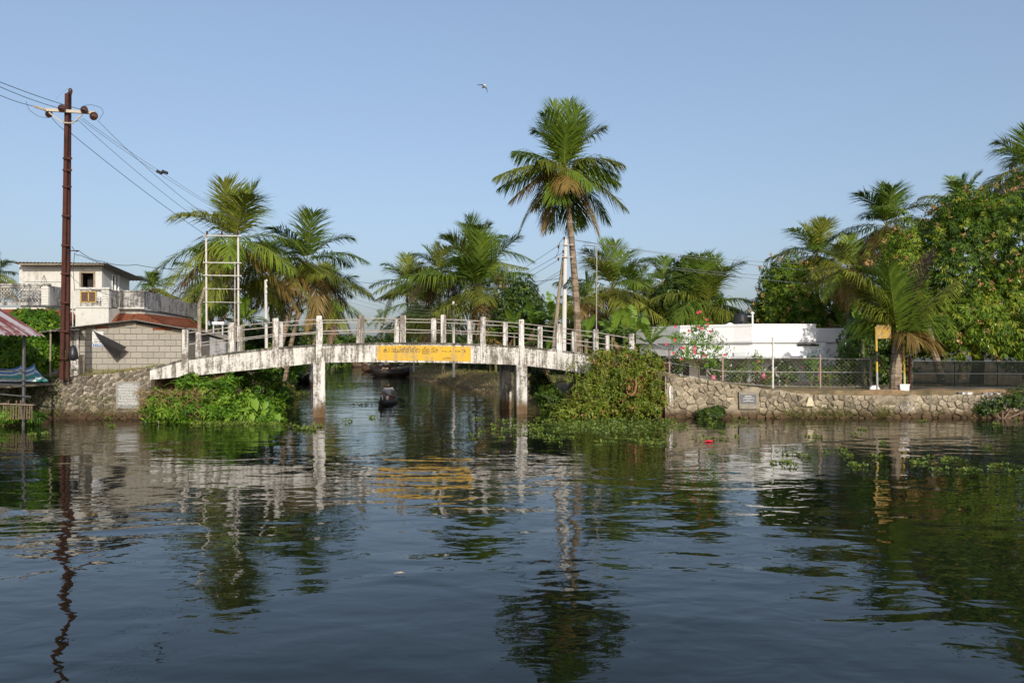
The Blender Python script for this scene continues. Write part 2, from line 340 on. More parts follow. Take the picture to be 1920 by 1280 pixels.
def sm(x): x = np.clip(x, 0, 1); return x*x*(3-2*x)
def ground_z(X, Y):
    """height of the bank at a point (water bed where negative)"""
    X = np.asarray(X, float); Y = np.asarray(Y, float)
    yf = np.where(X < -14.2, 31.25, np.interp(X, [-14.2, -12, -9], [30.9, 29.6, 29.0]))
    d = np.minimum((XL(Y) - X) / 1.9, np.where(X < -14.2, (Y - yf) / 0.15, (Y - yf) / 2.0))
    topl = 1.62 + 0.45 * sm((X + 19) / 4.5) * sm((40 - Y) / 5) - 0.5 * sm((Y - 40) / 25)
    l = -1.0 + (topl + 1.0) * sm(d)
    d2 = np.minimum((X - XR(Y) + 1.7*sm((Y-40)/6)) / (1.5 + 3.0*sm((Y-40)/6)), np.where(X > 6.0, (Y - 31.75) / 0.15, (Y - 31.6) / 1.3))
    topr = 1.15 + 1.15 * sm((9.8 - X) / 6.0) * sm((39 - Y) / 3) - 0.05
    r = -1.0 + (topr + 1.0) * sm(d2)
    return np.maximum(l, r)
def gz(x, y): return float(ground_z(x, y))
def terrain(name, x0, x1):
    xs = np.unique(np.concatenate([np.linspace(x0, x1, 90), np.arange(max(x0, -34), min(x1, 26), 0.35)]))
    ys = np.unique(np.concatenate([np.arange(28.5, 42, 0.35), np.arange(42, 100, 1.2), np.linspace(100, 330, 40), [31.24, 31.26, 31.4, 31.74, 31.76, 31.9]]))
    X, Y = np.meshgrid(xs, ys); Z = ground_z(X, Y)
    Z = Z + (np.sin(X*2.1+Y*1.3)*np.sin(Y*2.7-X*0.8))*0.05*(Z > 0.3)
    V = np.stack([X, Y, Z], -1).reshape(-1, 3); ny, nx = X.shape
    i = (np.arange(ny-1)[:, None]*nx + np.arange(nx-1)[None, :]).ravel()
    Fq = np.stack([i, i+1, i+1+nx, i+nx], 1)
    keep = V[:, 2][Fq].max(1) > -0.98
    o = link(name, np_mesh(name, V, Fq[keep], m_ground, None, True)); o['kind'] = 'structure'
terrain('left_bank_ground', -150, -7.0)
# the right bank follows the canal as it bends away to the left, so its grid is sheared along the canal
def terrain_right():
    us = np.unique(np.concatenate([np.arange(-2.4, 24, 0.33), np.linspace(24, 170, 60)]))
    ys = np.unique(np.concatenate([np.arange(30.5, 42, 0.33), np.arange(42, 110, 1.2), np.linspace(110, 330, 40), [31.74, 31.76, 31.9]]))
    U, Y = np.meshgrid(us, ys); X = U + XR(Y); Z = ground_z(X, Y)
    Z = Z + (np.sin(X*2.1+Y*1.3)*np.sin(Y*2.7-X*0.8))*0.05*(Z > 0.3)
    V = np.stack([X, Y, Z], -1).reshape(-1, 3); ny, nx = X.shape
    i = (np.arange(ny-1)[:, None]*nx + np.arange(nx-1)[None, :]).ravel()
    Fq = np.stack([i, i+1, i+1+nx, i+nx], 1); keep = V[:, 2][Fq].max(1) > -0.98
    o = link('right_bank_ground', np_mesh('right_bank_ground', V, Fq[keep], m_ground, None, True)); o['kind'] = 'structure'
terrain_right()

# ------------------------------------------------------------------ foliage generators
def leaf_arrays(P, D, U, Ln, Wd, tint, droop=0.0, fold=0.18):
    n = len(P); D = nrm(D); Sd = nrm(np.cross(D, U)); Nn = np.cross(Sd, D)
    Ln = np.broadcast_to(np.asarray(Ln, float), (n,))[:, None]; Wd = np.broadcast_to(np.asarray(Wd, float), (n,))[:, None]
    mid = P + D*Ln*0.45
    V = np.stack([P, mid - Sd*Wd*0.5 + Nn*Wd*fold, P + D*Ln - np.array([0, 0, 1.0])*Ln*droop, mid + Sd*Wd*0.5 + Nn*Wd*fold], 1).reshape(-1, 3)
    k = np.arange(n)[:, None]*4
    Fq = np.concatenate([k + np.array([[0, 1, 2]]), k + np.array([[0, 2, 3]])], 0)
    return V, Fq, np.repeat(tint, 4)
def unit(n): return nrm(rng.normal(size=(n, 3)))
def lobe_pts(lobes, n, shell=0.35, bmp=0.16, gap=0.0, inside=0.62):
    Lb = np.array(lobes, float); wgt = (Lb[:, 3]*Lb[:, 4]*Lb[:, 5])**0.667; wgt /= wgt.sum()
    idx = rng.choice(len(Lb), n, p=wgt); u = unit(n)
    ph = rng.uniform(0, 6.28, (len(Lb), 6))[idx]
    fb = np.sin(4.1*u[:, 0]+ph[:, 0]+2*u[:, 2])*np.sin(4.7*u[:, 1]+ph[:, 1])+0.8*np.sin(7.3*u[:, 2]+ph[:, 2]+3*u[:, 0])*np.sin(8.9*u[:, 0]+ph[:, 3])+0.6*np.sin(13*u[:, 0]+ph[:, 4])*np.sin(12*u[:, 2]+ph[:, 5])
    rad = (1 - shell*rng.random(n)**1.4)*(1 + bmp*fb)
    pos = Lb[idx, :3] + u*Lb[idx, 3:6]*rad[:, None]
    keep = np.ones(n, bool)
    for j in range(len(Lb)):
        q = np.linalg.norm((pos - Lb[j, :3])/Lb[j, 3:6], axis=1); keep &= (q > inside) | (idx == j)
    if gap: keep &= fb > (-1.6 + gap)
    lobe_pts.idx = idx[keep]
    return pos[keep], nrm(u/Lb[idx, 3:6])[keep], fb[keep]
def whorls(pos, nor, k, Ln, Wd, hang=0.5, spread=1.0, young=0.1, droop=0.15, tmean=0.42, shift=None):
    """k leaves round each shoot tip, hanging outward"""
    n = len(pos); a = nrm(np.cross(nor, unit(n))); b = np.cross(nor, a)
    base_t = np.clip(rng.normal(tmean, 0.17, n), 0.02, 0.85); base_t = base_t + (0 if shift is None else shift); base_t = np.where(rng.random(n) < young, rng.uniform(0.8, 1.0, n), base_t)
    Vs, Fs, Ts, off = [], [], [], 0
    for i in range(k):
        an = 2*math.pi*(i + rng.random(n)*0.8)/k
        rad = a*np.cos(an)[:, None] + b*np.sin(an)[:, None]
        D = nrm(rad*spread + nor*rng.uniform(0.1, 0.9, n)[:, None] + np.array([0, 0, -hang]) + rng.normal(0, 0.2, (n, 3)))
        V, Fq, T = leaf_arrays(pos + D*0.02, D, nor + 0.5*unit(n) + np.array([0, 0, 0.4]), Ln*rng.uniform(0.7, 1.2, n), Wd*rng.uniform(0.75, 1.2, n),
                               np.clip(base_t + rng.normal(0, 0.08, n), 0, 1), droop)
        Vs.append(V); Fs.append(Fq + off); Ts.append(T); off += len(V)
    return np.concatenate(Vs), np.concatenate(Fs), np.concatenate(Ts)
def crown_mesh(name, lobes, n, k, Ln, Wd, mat, shell=0.4, bmp=0.16, hang=0.5, young=0.1, droop=0.15, gap=0.0, tmean=0.42, spread=1.0):
    pos, nor, fb = lobe_pts(lobes, n, shell, bmp, gap)
    sh_ = rng.normal(0, .09, len(lobes))[lobe_pts.idx]          # each bough a little fresher or older
    V, Fq, T = whorls(pos, nor, k, Ln, Wd, hang, spread, young, droop, tmean, sh_); return np_mesh(name, V, Fq, mat, T)
def limbs(mb, base, lobes, r0):
    """tapered trunk and limbs running to the lobes"""
    base = Vector(base); top = Vector(np.mean([l[:3] for l in lobes], axis=0)); fork = base + (top - base)*0.45
    mb.tube([base, base.lerp(fork, 0.5) + Vector((rnd.uniform(-.15, .15), 0, 0)), fork], [r0*1.2, r0, r0*0.8], 8)
    for l in lobes:
        e = Vector(l[:3]); md = fork.lerp(e, 0.5) + Vector((rnd.uniform(-.3, .3), rnd.uniform(-.3, .3), rnd.uniform(-.2, .3)))
        mb.tube([fork - (e-fork)*0.02, md, e], [r0*0.6, r0*0.4, r0*0.15], 6)
def leafy_tree(name, label, cat, base, lobes, n, k, Ln, Wd, mat, r0=0.15, group=None, flowers=0, fruit=0, **kw):
    t = thing(name, label, cat, base, group)
    mb = MB(); limbs(mb, base, lobes, r0); mb.build('trunk', m_bark, t, True)
    link('crown', crown_mesh('crown', lobes, n, k, Ln, Wd, mat, **kw), t)
    if flowers:                              # upright flower panicles at shoot tips
        pos, nor, fb = lobe_pts(lobes, flowers*6, 0.22, 0.08); sel = fb > 0.45; pos, nor = pos[sel][:flowers], nor[sel][:flowers]
        n_ = len(pos); pos = pos + nor*0.12; Vs, Fs, Ts, off = [], [], [], 0
        ax_ = nrm(nor + np.array([0, -0.3, 0.5])); hh = rng.uniform(0.2, 0.45, n_)
        for i in range(22):
            q = rng.random(n_); D = nrm(unit(n_)*0.8 + ax_*0.6)
            V, Fq, T = leaf_arrays(pos + ax_*(hh*q)[:, None], D, unit(n_), 0.20*(1.15 - q), 0.045, rng.random(n_), 0, 0); Vs.append(V); Fs.append(Fq+off); Ts.append(T); off += len(V)
        o = link('flower_panicles', np_mesh('flower_panicles', np.concatenate(Vs), np.concatenate(Fs), L_panic, np.concatenate(Ts)), t); o['kind'] = 'stuff'
    if fruit:
        pos, nor, fb = lobe_pts([l for l in lobes], fruit*4, 0.02, kw.get('bmp', 0.16)); sel = (nor[:, 1] < -0.3) & (pos[:, 2] < np.mean([l[2] for l in lobes])+0.6); pos = pos[sel][:fruit]
        fm = MB().ball((0, 0, 0), 0.045, 7, 5, 0, (0.8, 0.8, 1.15)).mesh('mango', m_fruit, True)
        for p in pos: link('mango', fm, t, Vector(p) + Vector((0, -0.12, -0.1)))
    return t
m_fruit = plain('pale_green_fruit', (0.42, 0.46, 0.20), 0.5, 0.1, 9, 0, 0)

def frond(P0, P1, P2, Wl, npair, g, mat, parent, petiole=0.12, tmean=0.5, thick=0.03):
    """a feather palm leaf along a bent midrib, leaflets drooping by g"""
    P0, P1, P2 = (np.array(p, float) for p in (P0, P1, P2))
    def bz(s): s = np.asarray(s)[:, None]; return (1-s)**2*P0 + 2*s*(1-s)*P1 + s*s*P2
    def bt(s): s = np.asarray(s)[:, None]; return nrm(2*(1-s)*(P1-P0) + 2*s*(P2-P1))
    pl = np.cross(P1-P0, P2-P1)
    if np.linalg.norm(pl) < 1e-4: pl = np.cross(P2-P0, np.array([0.2, -1, 0.1]))
    B = pl/np.linalg.norm(pl)
    if abs(B[2]) > 0.6: B = nrm(np.cross(P2-P0, np.array([0, 0, 1.0])))
    n = npair; s = petiole + (0.995-petiole)*(np.arange(n)+0.5)/n
    Vs, Ts = [], []
    for sd in (-1, 1):
        ss = np.clip(s + rng.normal(0, 0.004, n), 0, 1); p = bz(ss); t = bt(ss); up = nrm(np.cross(np.broadcast_to(B, t.shape), t)); up *= np.where(up[:, 2:3] < 0, -1, 1)
        q = (ss-petiole)/(1-petiole)
        ln = Wl*(0.42 + 0.75*np.sin(np.pi*np.clip(q*0.86+0.10, 0, 1))**0.9)*(1 - 0.55*q**4)*rng.uniform(0.86, 1.08, n)
        an = np.radians(62 - 38*q + rng.normal(0, 5, n))
        D = nrm(B*sd*np.sin(an)[:, None] + t*np.cos(an)[:, None] + up*(0.28 - 0.1*q)[:, None] + rng.normal(0, 0.05, (n, 3)))
        gg = g*rng.uniform(0.6, 1.4, n)*(0.25 + 0.75*np.hypot(t[:, 0], t[:, 1]))      # a hanging frond keeps its leaflets spread
        D1 = nrm(D + np.array([0, 0, -0.62])*gg[:, None]); D2 = nrm(D + np.array([0, 0, -2.0])*gg[:, None])
        w = (0.032*Wl*np.ones(n) + 0.010)[:, None]; wv = nrm(t - D1*np.sum(t*D1, 1, keepdims=True))
        md = p + D1*ln[:, None]*0.55; tip = md + D2*ln[:, None]*0.55
        Vs.append(np.stack([p - wv*w*0.35, p + wv*w*0.35, md + wv*w*0.5, md - wv*w*0.5, tip], 1).reshape(-1, 3))
        tt = np.clip(rng.normal(tmean, 0.14, n) + rng.normal(0, 0.06), 0, 1); Ts.append(np.repeat(tt, 5))
    V = np.concatenate(Vs); k = np.arange(2*n)[:, None]*5
    Fq = np.concatenate([k+np.array([[0, 1, 2]]), k+np.array([[0, 2, 3]]), k+np.array([[3, 2, 4]])], 0)
    ms = 11; s2 = np.linspace(0, 1, ms); c = bz(s2); t = bt(s2); u2 = nrm(np.cross(np.broadcast_to(B, t.shape), t)); rr = (thick*(1-0.93*s2**0.7))[:, None]
    ring = np.stack([c + B*rr, c - B*rr, c - u2*rr*1.1], 1).reshape(-1, 3); o_ = len(V); fr = []
    for i in range(ms-1):
        for j in range(3):
            a_, b_ = i*3+j, i*3+(j+1) % 3; fr += [(a_, b_, b_+3), (a_, b_+3, a_+3)]
    Fr = np.array(fr) + o_
    me = np_mesh('frond', np.concatenate([V, ring]), np.concatenate([Fq, Fr]), [mat, L_rach], np.concatenate(Ts+[np.full(len(ring), 0.5)]))
    mi = np.zeros(len(Fq)+len(Fr), np.int32); mi[len(Fq):] = 1
    if len(me.polygons) == len(mi): me.polygons.foreach_set('material_index', mi)
    return link('frond', me, parent)
PALM = {'g': L_palm, 'o': L_olive, 'y': L_yellow, 'b': L_dead}
def palm_trunk(t, pts, r0, r1):
    pts = [Vector(p) for p in pts]; P0, P1, P2 = pts if len(pts) == 3 else (pts[0], pts[0].lerp(pts[1], 0.5), pts[1])
    nseg = max(16, int((P2-P0).length*5)); path, rs = [], []
    for i in range(nseg+1):
        s = i/nseg; path.append(P0*(1-s)**2 + P1*2*s*(1-s) + P2*s*s)
        rs.append((r0*(1-s)+r1*s)*(1.05 if i % 2 else 0.97)*(1+0.45*max(0, 1-s*14)))
    MB().tube(path, rs, 9).build('trunk', m_trunk, t)
def palm(label, base, crown, Lf, n=22, group=None, ctrl=None, r0=0.17, r1=0.11, spec=None, seed=0, old=0.25, low=-62, npair=60, wl=0.33, bare=False, name='palm_tree', mats=None):
    rr = random.Random(seed); base = Vector(base); crown = Vector(crown)
    t = thing(name, label, 'palm tree', base, group); hue = rr.uniform(-.16, .2); droop_ = rr.uniform(.85, 1.45)
    palm_trunk(t, [base, ctrl or base.lerp(crown, 0.5), crown], r0, r1)
    if spec:
        for (tip, lift, k, g) in spec:
            tip = Vector(tip); d = tip - crown; Ln = max(d.length, Lf*0.7)
            c = crown + d*0.45 + Vector((0, 0, lift*Ln))
            frond(crown + d.normalized()*0.05, c, tip, Lf*wl, npair, g, PALM[k], t, tmean=rr.uniform(0.35, 0.6))
        return t
    for i in range(n):
        f = i/(n-1); az_ = i*2.39996 + rr.uniform(-0.3, 0.3) + seed
        el = R(86 - (86-low)*f**0.9 + rr.uniform(-8, 8)); l = Lf*rr.uniform(0.85, 1.1)*(0.72 + 0.28*min(1, f*4+0.3))
        h = Vector((math.cos(az_), math.sin(az_), 0)); d0 = h*math.cos(el) + Vector((0, 0, math.sin(el)))
        sag = 0.10 + 0.40*droop_*math.cos(el)*rr.uniform(0.6, 1.3)
        P1 = crown + d0*l*0.52; P2 = crown + d0*l*0.98 + h*0.06*l + Vector((0, 0, -sag*l))
        if el < R(-15): P2 = crown + d0*l + h*0.05*l; P1 = crown + h*l*0.34 + Vector((0, 0, -0.12*l))
        k = ('g' if rr.random() > .25+hue else 'o') if f < 0.55 else ('o' if f < 1-old else rr.choice(['y', 'o', 'y', 'b']))
        if mats: k = mats(f, rr)
        frond(crown, P1, P2, Lf*wl, npair, 0.25 + 0.75*f, PALM[k], t, tmean=rr.uniform(0.3, 0.65)+hue)
    if not bare:
        cm = MB().ball((0, 0, 0), 0.12, 8, 6, 0, (0.9, 0.9, 1.1)).mesh('coconut', m_nut, True)
        for i in range(7):
            a_ = i*0.9+seed; link('coconut', cm, t, crown + Vector((math.cos(a_)*0.28, math.sin(a_)*0.28, -0.25-0.1*(i % 2))))
    return t
m_nut = plain('green_coconut', (0.16, 0.15, 0.04), 0.5, 0.3, 5, 0, 0)

def banana(label, base, h, nl=8, ll=1.7, group=None, seed=0, tmean=0.5, face=None, name='banana_plant'):
    rr = random.Random(seed); base = Vector(base); t = thing(name, label, 'banana plant', base, group); top = base + Vector((rr.uniform(-.1, .1), rr.uniform(-.1, .1), h))
    MB().tube([base - Vector((0, 0, .2)), base.lerp(top, .5), top], [0.14, 0.11, 0.06], 8).build('stem', m_bstem, t, True)
    for i in range(nl):
        dead = i >= nl-2 and rr.random() < 0.5
        an = i*2.4 + seed*1.7; el = R(80 - 62*i/(nl-1) + rr.uniform(-10, 10)) if not dead else R(-50)
        hh = Vector((math.cos(an), math.sin(an), 0)); l = ll*rr.uniform(0.8, 1.15); d0 = hh*math.cos(el) + Vector((0, 0, math.sin(el)))
        P0 = np.array(top); P1 = np.array(top + d0*l*0.62); P2 = np.array(top + d0*l*0.95 + hh*0.12*l - Vector((0, 0, (0.10+0.5*math.cos(el))*l*rr.uniform(.6, 1.1))))
        ns = 16; s = np.linspace(0.12, 1, ns+1)[:, None]
        c = (1-s)**2*P0 + 2*s*(1-s)*P1 + s*s*P2; tg = nrm(2*(1-s)*(P1-P0) + 2*s*(P2-P1))
        B = nrm(np.cross(tg, np.array([0, 0, 1.0]) + 0.01*tg)); up = np.cross(B, tg)
        q = np.linspace(0, 1, ns+1); wd = (0.135*ll*np.clip(np.sin(np.pi*(0.08+0.915*q))**0.75, 0.03, 1))[:, None]
        V, Fq, T = [], [], []
        fold = rr.uniform(0.0, 0.5)
        for sd in (-1, 1):
            for j in range(ns):
                tear = rr.random() < 0.3; dz = rr.uniform(0.0, 0.22) if tear else rr.uniform(0, .05)
                e0 = c[j] + B[j]*sd*wd[j] + up[j]*wd[j]*(fold-0.35-dz) - tg[j]*wd[j]*(-0.25); e1 = c[j+1] + B[j+1]*sd*wd[j+1] + up[j+1]*wd[j+1]*(fold-0.35-dz) - tg[j]*wd[j]*(0.12 if tear else -0.25)
                m0 = (c[j]+e0)/2 + up[j]*wd[j]*0.12; m1 = (c[j+1]+e1)/2 + up[j]*wd[j]*0.12
                k_ = len(V); V += [c[j], c[j+1], m1, m0, e1, e0]; Fq += [(k_, k_+1, k_+2, k_+3), (k_+3, k_+2, k_+4, k_+5)]
                T += [min(1, max(0, rr.gauss(tmean, 0.06) + 0.12*(sd > 0)))]*6
        k_ = len(V); w_ = 0.012*ll
        for j in range(ns):
            V += [c[j]-B[j]*w_ - up[j]*.004, c[j]+B[j]*w_ - up[j]*.004, c[j+1]+B[j+1]*w_*.8 - up[j]*.004, c[j+1]-B[j+1]*w_*.8 - up[j]*.004]; Fq.append((len(V)-4, len(V)-3, len(V)-2, len(V)-1)); T += [1, 1, 1, 1]
        link('leaf', np_mesh('leaf', np.array(V), np.array(Fq), L_bandry if dead else L_ban, np.array(T)), t)
    return t
def blades(name, pts, hgt, wid, mat, lean=0.5, tmean=0.5, tsd=0.2, parent=None):
    """grass blades at pts: narrow bent leaves"""
    P = np.array(pts, float); n = len(P)
    D = nrm(rng.normal(0, lean, (n, 3))*np.array([1, 1, 0]) + np.array([0, 0, 1.0]))
    V, Fq, T = leaf_arrays(P, D, unit(n)*np.array([1, 1, 0.1]), hgt*rng.uniform(0.5, 1.3, n), wid, np.clip(rng.normal(tmean, tsd, n), 0, 1), 0.12, 0.1)
    o = link(name, np_mesh(name, V, Fq, mat, T), parent); o['kind'] = 'stuff'; return o

# ------------------------------------------------------------------ the bridge
BD = Vector((0.9732, 0.23, 0)).normalized(); BC = Vector((-BD.y, BD.x, 0)); B0 = Vector((-12.894, 30.5, 0)); BS, BW = 1.71, 3.4
zt = prof([(-0.75, 2.04), (0, 2.42), (1, 2.67), (2, 2.87), (3, 3.0), (4, 3.06), (5, 3.09), (6, 3.08), (7, 3.03), (8, 2.95), (9, 2.78), (10, 2.57), (11.6, 2.2)])
zb = prof([(-0.75, 1.59), (0, 1.70), (1, 1.885), (2, 2.05), (3, 2.24), (4, 2.265), (5, 2.255), (6, 2.235), (7, 2.19), (8, 2.12), (9, 1.91), (10, 1.66), (11.6, 1.35)])
def bp(t, off=0.0, z=0.0): p = B0 + BD*(t*BS) + BC*off; return Vector((p.x, p.y, z))
bridge = thing('footbridge', 'long humped white concrete footbridge with weathered railings over the canal mouth', 'bridge', bp(5, BW/2, 0))
ts = [-0.75 + 0.25*i for i in range(50) if -0.75 + 0.25*i <= 11.6]
def strip(mb, o0, o1, f0, f1, tl=ts):
    for a, b in zip(tl[:-1], tl[1:]):
        mb.add([bp(a, o0, f0(a)), bp(b, o0, f0(b)), bp(b, o1, f0(b)), bp(a, o1, f0(a)), bp(a, o0, f1(a)), bp(b, o0, f1(b)), bp(b, o1, f1(b)), bp(a, o1, f1(a))],
               [(0, 3, 2, 1), (4, 5, 6, 7), (0, 1, 5, 4), (2, 3, 7, 6)])
    for tt in (tl[0], tl[-1]):
        mb.add([bp(tt, o0, f0(tt)), bp(tt, o1, f0(tt)), bp(tt, o1, f1(tt)), bp(tt, o0, f1(tt))], [(0, 1, 2, 3)])
    return mb
for (o0, o1) in ((0.0, 0.25), (BW-0.25, BW)):
    strip(MB(), o0, o1, lambda t: float(zb(t)), lambda t: float(zt(t))-0.085).build('girder', m_bridge, bridge)
    strip(MB(), o0-0.02, o1+0.02, lambda t: float(zt(t))-0.085, lambda t: float(zt(t))).build('coping', m_cope, bridge)
strip(MB(), 0.25, BW-0.25, lambda t: float(zt(t))-0.48, lambda t: float(zt(t))-0.30).build('deck', m_sootshade, bridge)
for side, of in ((0, 0.02), (1, BW-0.22)):
    for i in range(12):
        jit = ((i*7919) % 5 - 2)*0.012
        c = bp(i, of+0.09, 0); top = float(zt(i))+1.14+jit; mb = MB()
        mb.ob((c.x, c.y, (float(zt(i))+0.001+top)/2), (0.115, 0.095, (top-float(zt(i))-0.001)/2), BD, BC)
        mb.ob((c.x, c.y, top+0.012), (0.10, 0.08, 0.012), BD, BC)
        o = mb.build('railing_post', m_post, bridge)
        if side == 0 and i in (0, 2, 3, 7, 8, 9):     # the post runs down the girder as a pilaster
            c2 = bp(i, -0.035, 0); MB().ob((c2.x, c2.y, (float(zt(i))+float(zb(i)))/2), (0.12, 0.033, (float(zt(i))-float(zb(i)))/2-0.004), BD, BC).build('pilaster', m_post, bridge)
    for i in range(11):
        for dz in (0.53, 1.0):
            rr_ = random.Random(i*13+side*5+int(dz*10)); a = bp(i, of+0.09, float(zt(i))+dz+rr_.uniform(-.02, .02)); b = bp(i+1, of+0.09, float(zt(i+1))+dz+rr_.uniform(-.02, .02))
            MB().tube([a, a.lerp(b, .5)+Vector((0, 0, rr_.uniform(-.025, .012))), b], 0.021, 6).build('rail', m_rail, bridge)
for t_ in (3, 8):
    for of in (0.20, BW-0.22):
        c = bp(t_, of, 0); MB().ob((c.x, c.y, float(zb(t_))/2-0.75+0.02), (0.235, 0.25, float(zb(t_))/2+0.75), BD, BC).build('pier', m_bridge, bridge)
    a, b = bp(t_, BW/2, 0), float(zb(t_)); MB().ob((a.x, a.y, b-0.10), (0.16, BW/2-0.5, 0.17), BD, BC).build('cross_beam', m_bridge, bridge)
# painted name panel with faded lettering, on the near girder
ta, tb = 4.37, 6.69
pa = strip(MB(), -0.012, -0.002, lambda t: float(zb(t))+0.075, lambda t: float(zt(t))-0.13, list(np.linspace(ta, tb, 9)))
panel = pa.build('name_panel', m_yellow, bridge)
def text_mesh(body, size, mat, place, name, parent, kind='stuff'):
    """lettering as a flat mesh; place maps (u, v) in metres to a point"""
    cu = bpy.data.curves.new('lettering', 'FONT'); cu.body = body; cu.size = size; cu.resolution_u = 2
    ob = bpy.data.objects.new('lettering_curve', cu); COL.objects.link(ob)
    dg = bpy.context.evaluated_depsgraph_get(); me = bpy.data.meshes.new_from_object(ob.evaluated_get(dg)); bpy.data.objects.remove(ob)
    xs = [v.co.x for v in me.vertices] or [0]; wd = max(xs) - min(xs)
    return me, min(xs), wd
def put_text(body, size, width, org, ux, uz, mat, name, parent):
    me, x0, wd = text_mesh(body, size, mat, None, name, parent)
    k = width/max(wd, 1e-6) if width else 1.0
    for v in me.vertices: v.co = Vector(org) + Vector(ux)*((v.co.x-x0)*k) + Vector(uz)*v.co.y
    me.materials.clear(); me.materials.append(mat); o = link(name, me, parent); return o
def on_panel(body, size, t0, t1, dz):
    a, b = bp(t0, -0.018, float(zb(t0))+dz), bp(t1, -0.018, float(zb(t1))+dz); d = (b-a); put_text(body, size, d.length, a, d.normalized(), Vector((0, 0, 1)), m_letter, 'lettering', panel)
on_panel('കാ ാമചിത്തിത്രാ', 0.30, 4.52, 5.42, 0.42)
on_panel('ള്ള ട്ര', 0.29, 5.46, 5.86, 0.42)
on_panel('പ ാ ി', 0.14, 5.95, 6.55, 0.46)
on_panel('ചാല', 0.17, 5.96, 6.18, 0.15)

# ------------------------------------------------------------------ stone retaining walls
def clip_poly(poly, px, pz, nx, nz):          # keep the side of the line through (px,pz) away from normal (nx,nz)
    out = []
    for i in range(len(poly)):
        a, b = poly[i-1], poly[i]; da, db = (a[0]-px)*nx+(a[1]-pz)*nz, (b[0]-px)*nx+(b[1]-pz)*nz
        if da*db < 0: k = da/(da-db); out.append((a[0]+(b[0]-a[0])*k, a[1]+(b[1]-a[1])*k))
        if db <= 0: out.append(b)
    return out
def rubble(parent, x0, x1, topf, yf, size, mat, zlo=-0.12, skip=(), nmax=298, seed=3, dep=(0.03, 0.085), top_small=0.65, flat=0.8):
    """irregular wedged stones: cells round scattered centres, each its own shallow block with a broken face"""
    rr = random.Random(seed); seeds = []; tries = 0; zmax = max(float(topf(x)) for x in np.linspace(x0, x1, 20))
    while tries < 26000 and len(seeds) < nmax:
        tries += 1; x = rr.uniform(x0, x1); z = rr.uniform(zlo, zmax); tz = float(topf(x))
        if z > tz - .04: continue
        f = (z-zlo)/max(tz-zlo, .1); d = size*(1.15 - (1-top_small)*f*1.3)*rr.uniform(.6, 1.5)
        if all((x-q[0])**2 + ((z-q[1])/flat)**2 > (.5*(d+q[2]))**2 for q in seeds): seeds.append((x, z, d))
    for (x, z, d) in seeds:
        if any(a < x < b and c < z < e for a, b, c, e in skip) or rr.random() < .07: continue
        tz = float(topf(x)); R_ = d*.95
        poly = [(x-R_, max(z-R_, zlo-.05)), (x+R_, max(z-R_, zlo-.05)), (x+R_, min(z+R_, tz-.01)), (x-R_, min(z+R_, tz-.01))]
        for (u, v, e) in seeds:
            if (u, v) != (x, z) and abs(u-x) < 2.2*d and abs(v-z) < 2.2*d:
                k = .5 + .12*(d-e)/(d+e); L_ = math.hypot(u-x, v-z); poly = clip_poly(poly, x+(u-x)*k-(u-x)/L_*.012, z+(v-z)*k-(v-z)/L_*.012, u-x, v-z)
                if len(poly) < 3: break
        if len(poly) < 3: continue
        poly = [(min(max(a, x0), x1), b) for a, b in poly]; n = len(poly); dp_ = rr.uniform(*dep); sc = rr.uniform(.72, .88)
        tilt = (rr.uniform(-.03, .03), rr.uniform(-.03, .03)); cx, cz = sum(p[0] for p in poly)/n, sum(p[1] for p in poly)/n
        vs = [(a-cx, .03, b-cz) for a, b in poly] + [(a-cx, -dp_*.55, b-cz) for a, b in poly]
        vs += [((a-cx)*sc*rr.uniform(.9, 1.08), -dp_ + tilt[0]*(a-cx)/d + tilt[1]*(b-cz)/d, (b-cz)*sc*rr.uniform(.9, 1.08)) for a, b in poly] + [(rr.uniform(-.02, .02), -dp_-rr.uniform(0, .018), rr.uniform(-.02, .02))]
        fs = [(k*n+i, (k+1)*n+i, (k+1)*n+(i+1) % n, k*n+(i+1) % n) for k in range(2) for i in range(n)] + [(2*n+i, 3*n, 2*n+(i+1) % n) for i in range(n)]
        link('stone', MB().add(vs, fs).mesh('stone', mat), parent, (cx, yf, cz))
YLW, YRW = 31.0, 31.5
tlw = prof([(ax(-60, YLW), az(711, YLW)), (ax(60, YLW), az(710, YLW)), (ax(110, YLW), az(709, YLW)), (ax(170, YLW), az(703, YLW)), (ax(235, YLW), az(697, YLW)), (ax(284, YLW), az(688, YLW))])
lw = thing('stone_wall', 'weathered rubble retaining wall on the left bank below the concrete block shed', 'wall', (ax(180, YLW), YLW, 0))
xs = list(np.linspace(ax(-60, YLW), ax(284, YLW), 26))
MB().prism([(xs[0], -1.2)] + [(xs[-1], -1.2)] + [(x, float(tlw(x))+0.03*math.sin(x*9)+rnd.uniform(-.05, .03)) for x in reversed(xs)], YLW, YLW+0.45).build('wall_body', m_rubblebed, lw)
rubble(lw, ax(-50, YLW), ax(284, YLW), tlw, YLW, 0.27, m_stonel, skip=[(ax(218, YLW), ax(267, YLW), 0.3, 1.5)], seed=5, dep=(0.01, 0.07))
trw = prof([(ax(1247, YRW), az(703, YRW)), (ax(1330, YRW), az(712, YRW)), (ax(1400, YRW), az(724, YRW)), (ax(1431, YRW), az(729, YRW)), (ax(1517, YRW), az(739, YRW)), (ax(1660, YRW), az(742, YRW)), (ax(1835, YRW), az(740, YRW)), (ax(2100, YRW), az(742, YRW))])
rw = thing('stone_wall', 'sunlit rubble retaining wall on the right bank sloping down from the bridge ramp', 'wall', (ax(1500, YRW), YRW, 0))
xs = list(np.linspace(ax(1247, YRW), ax(2100, YRW), 90))
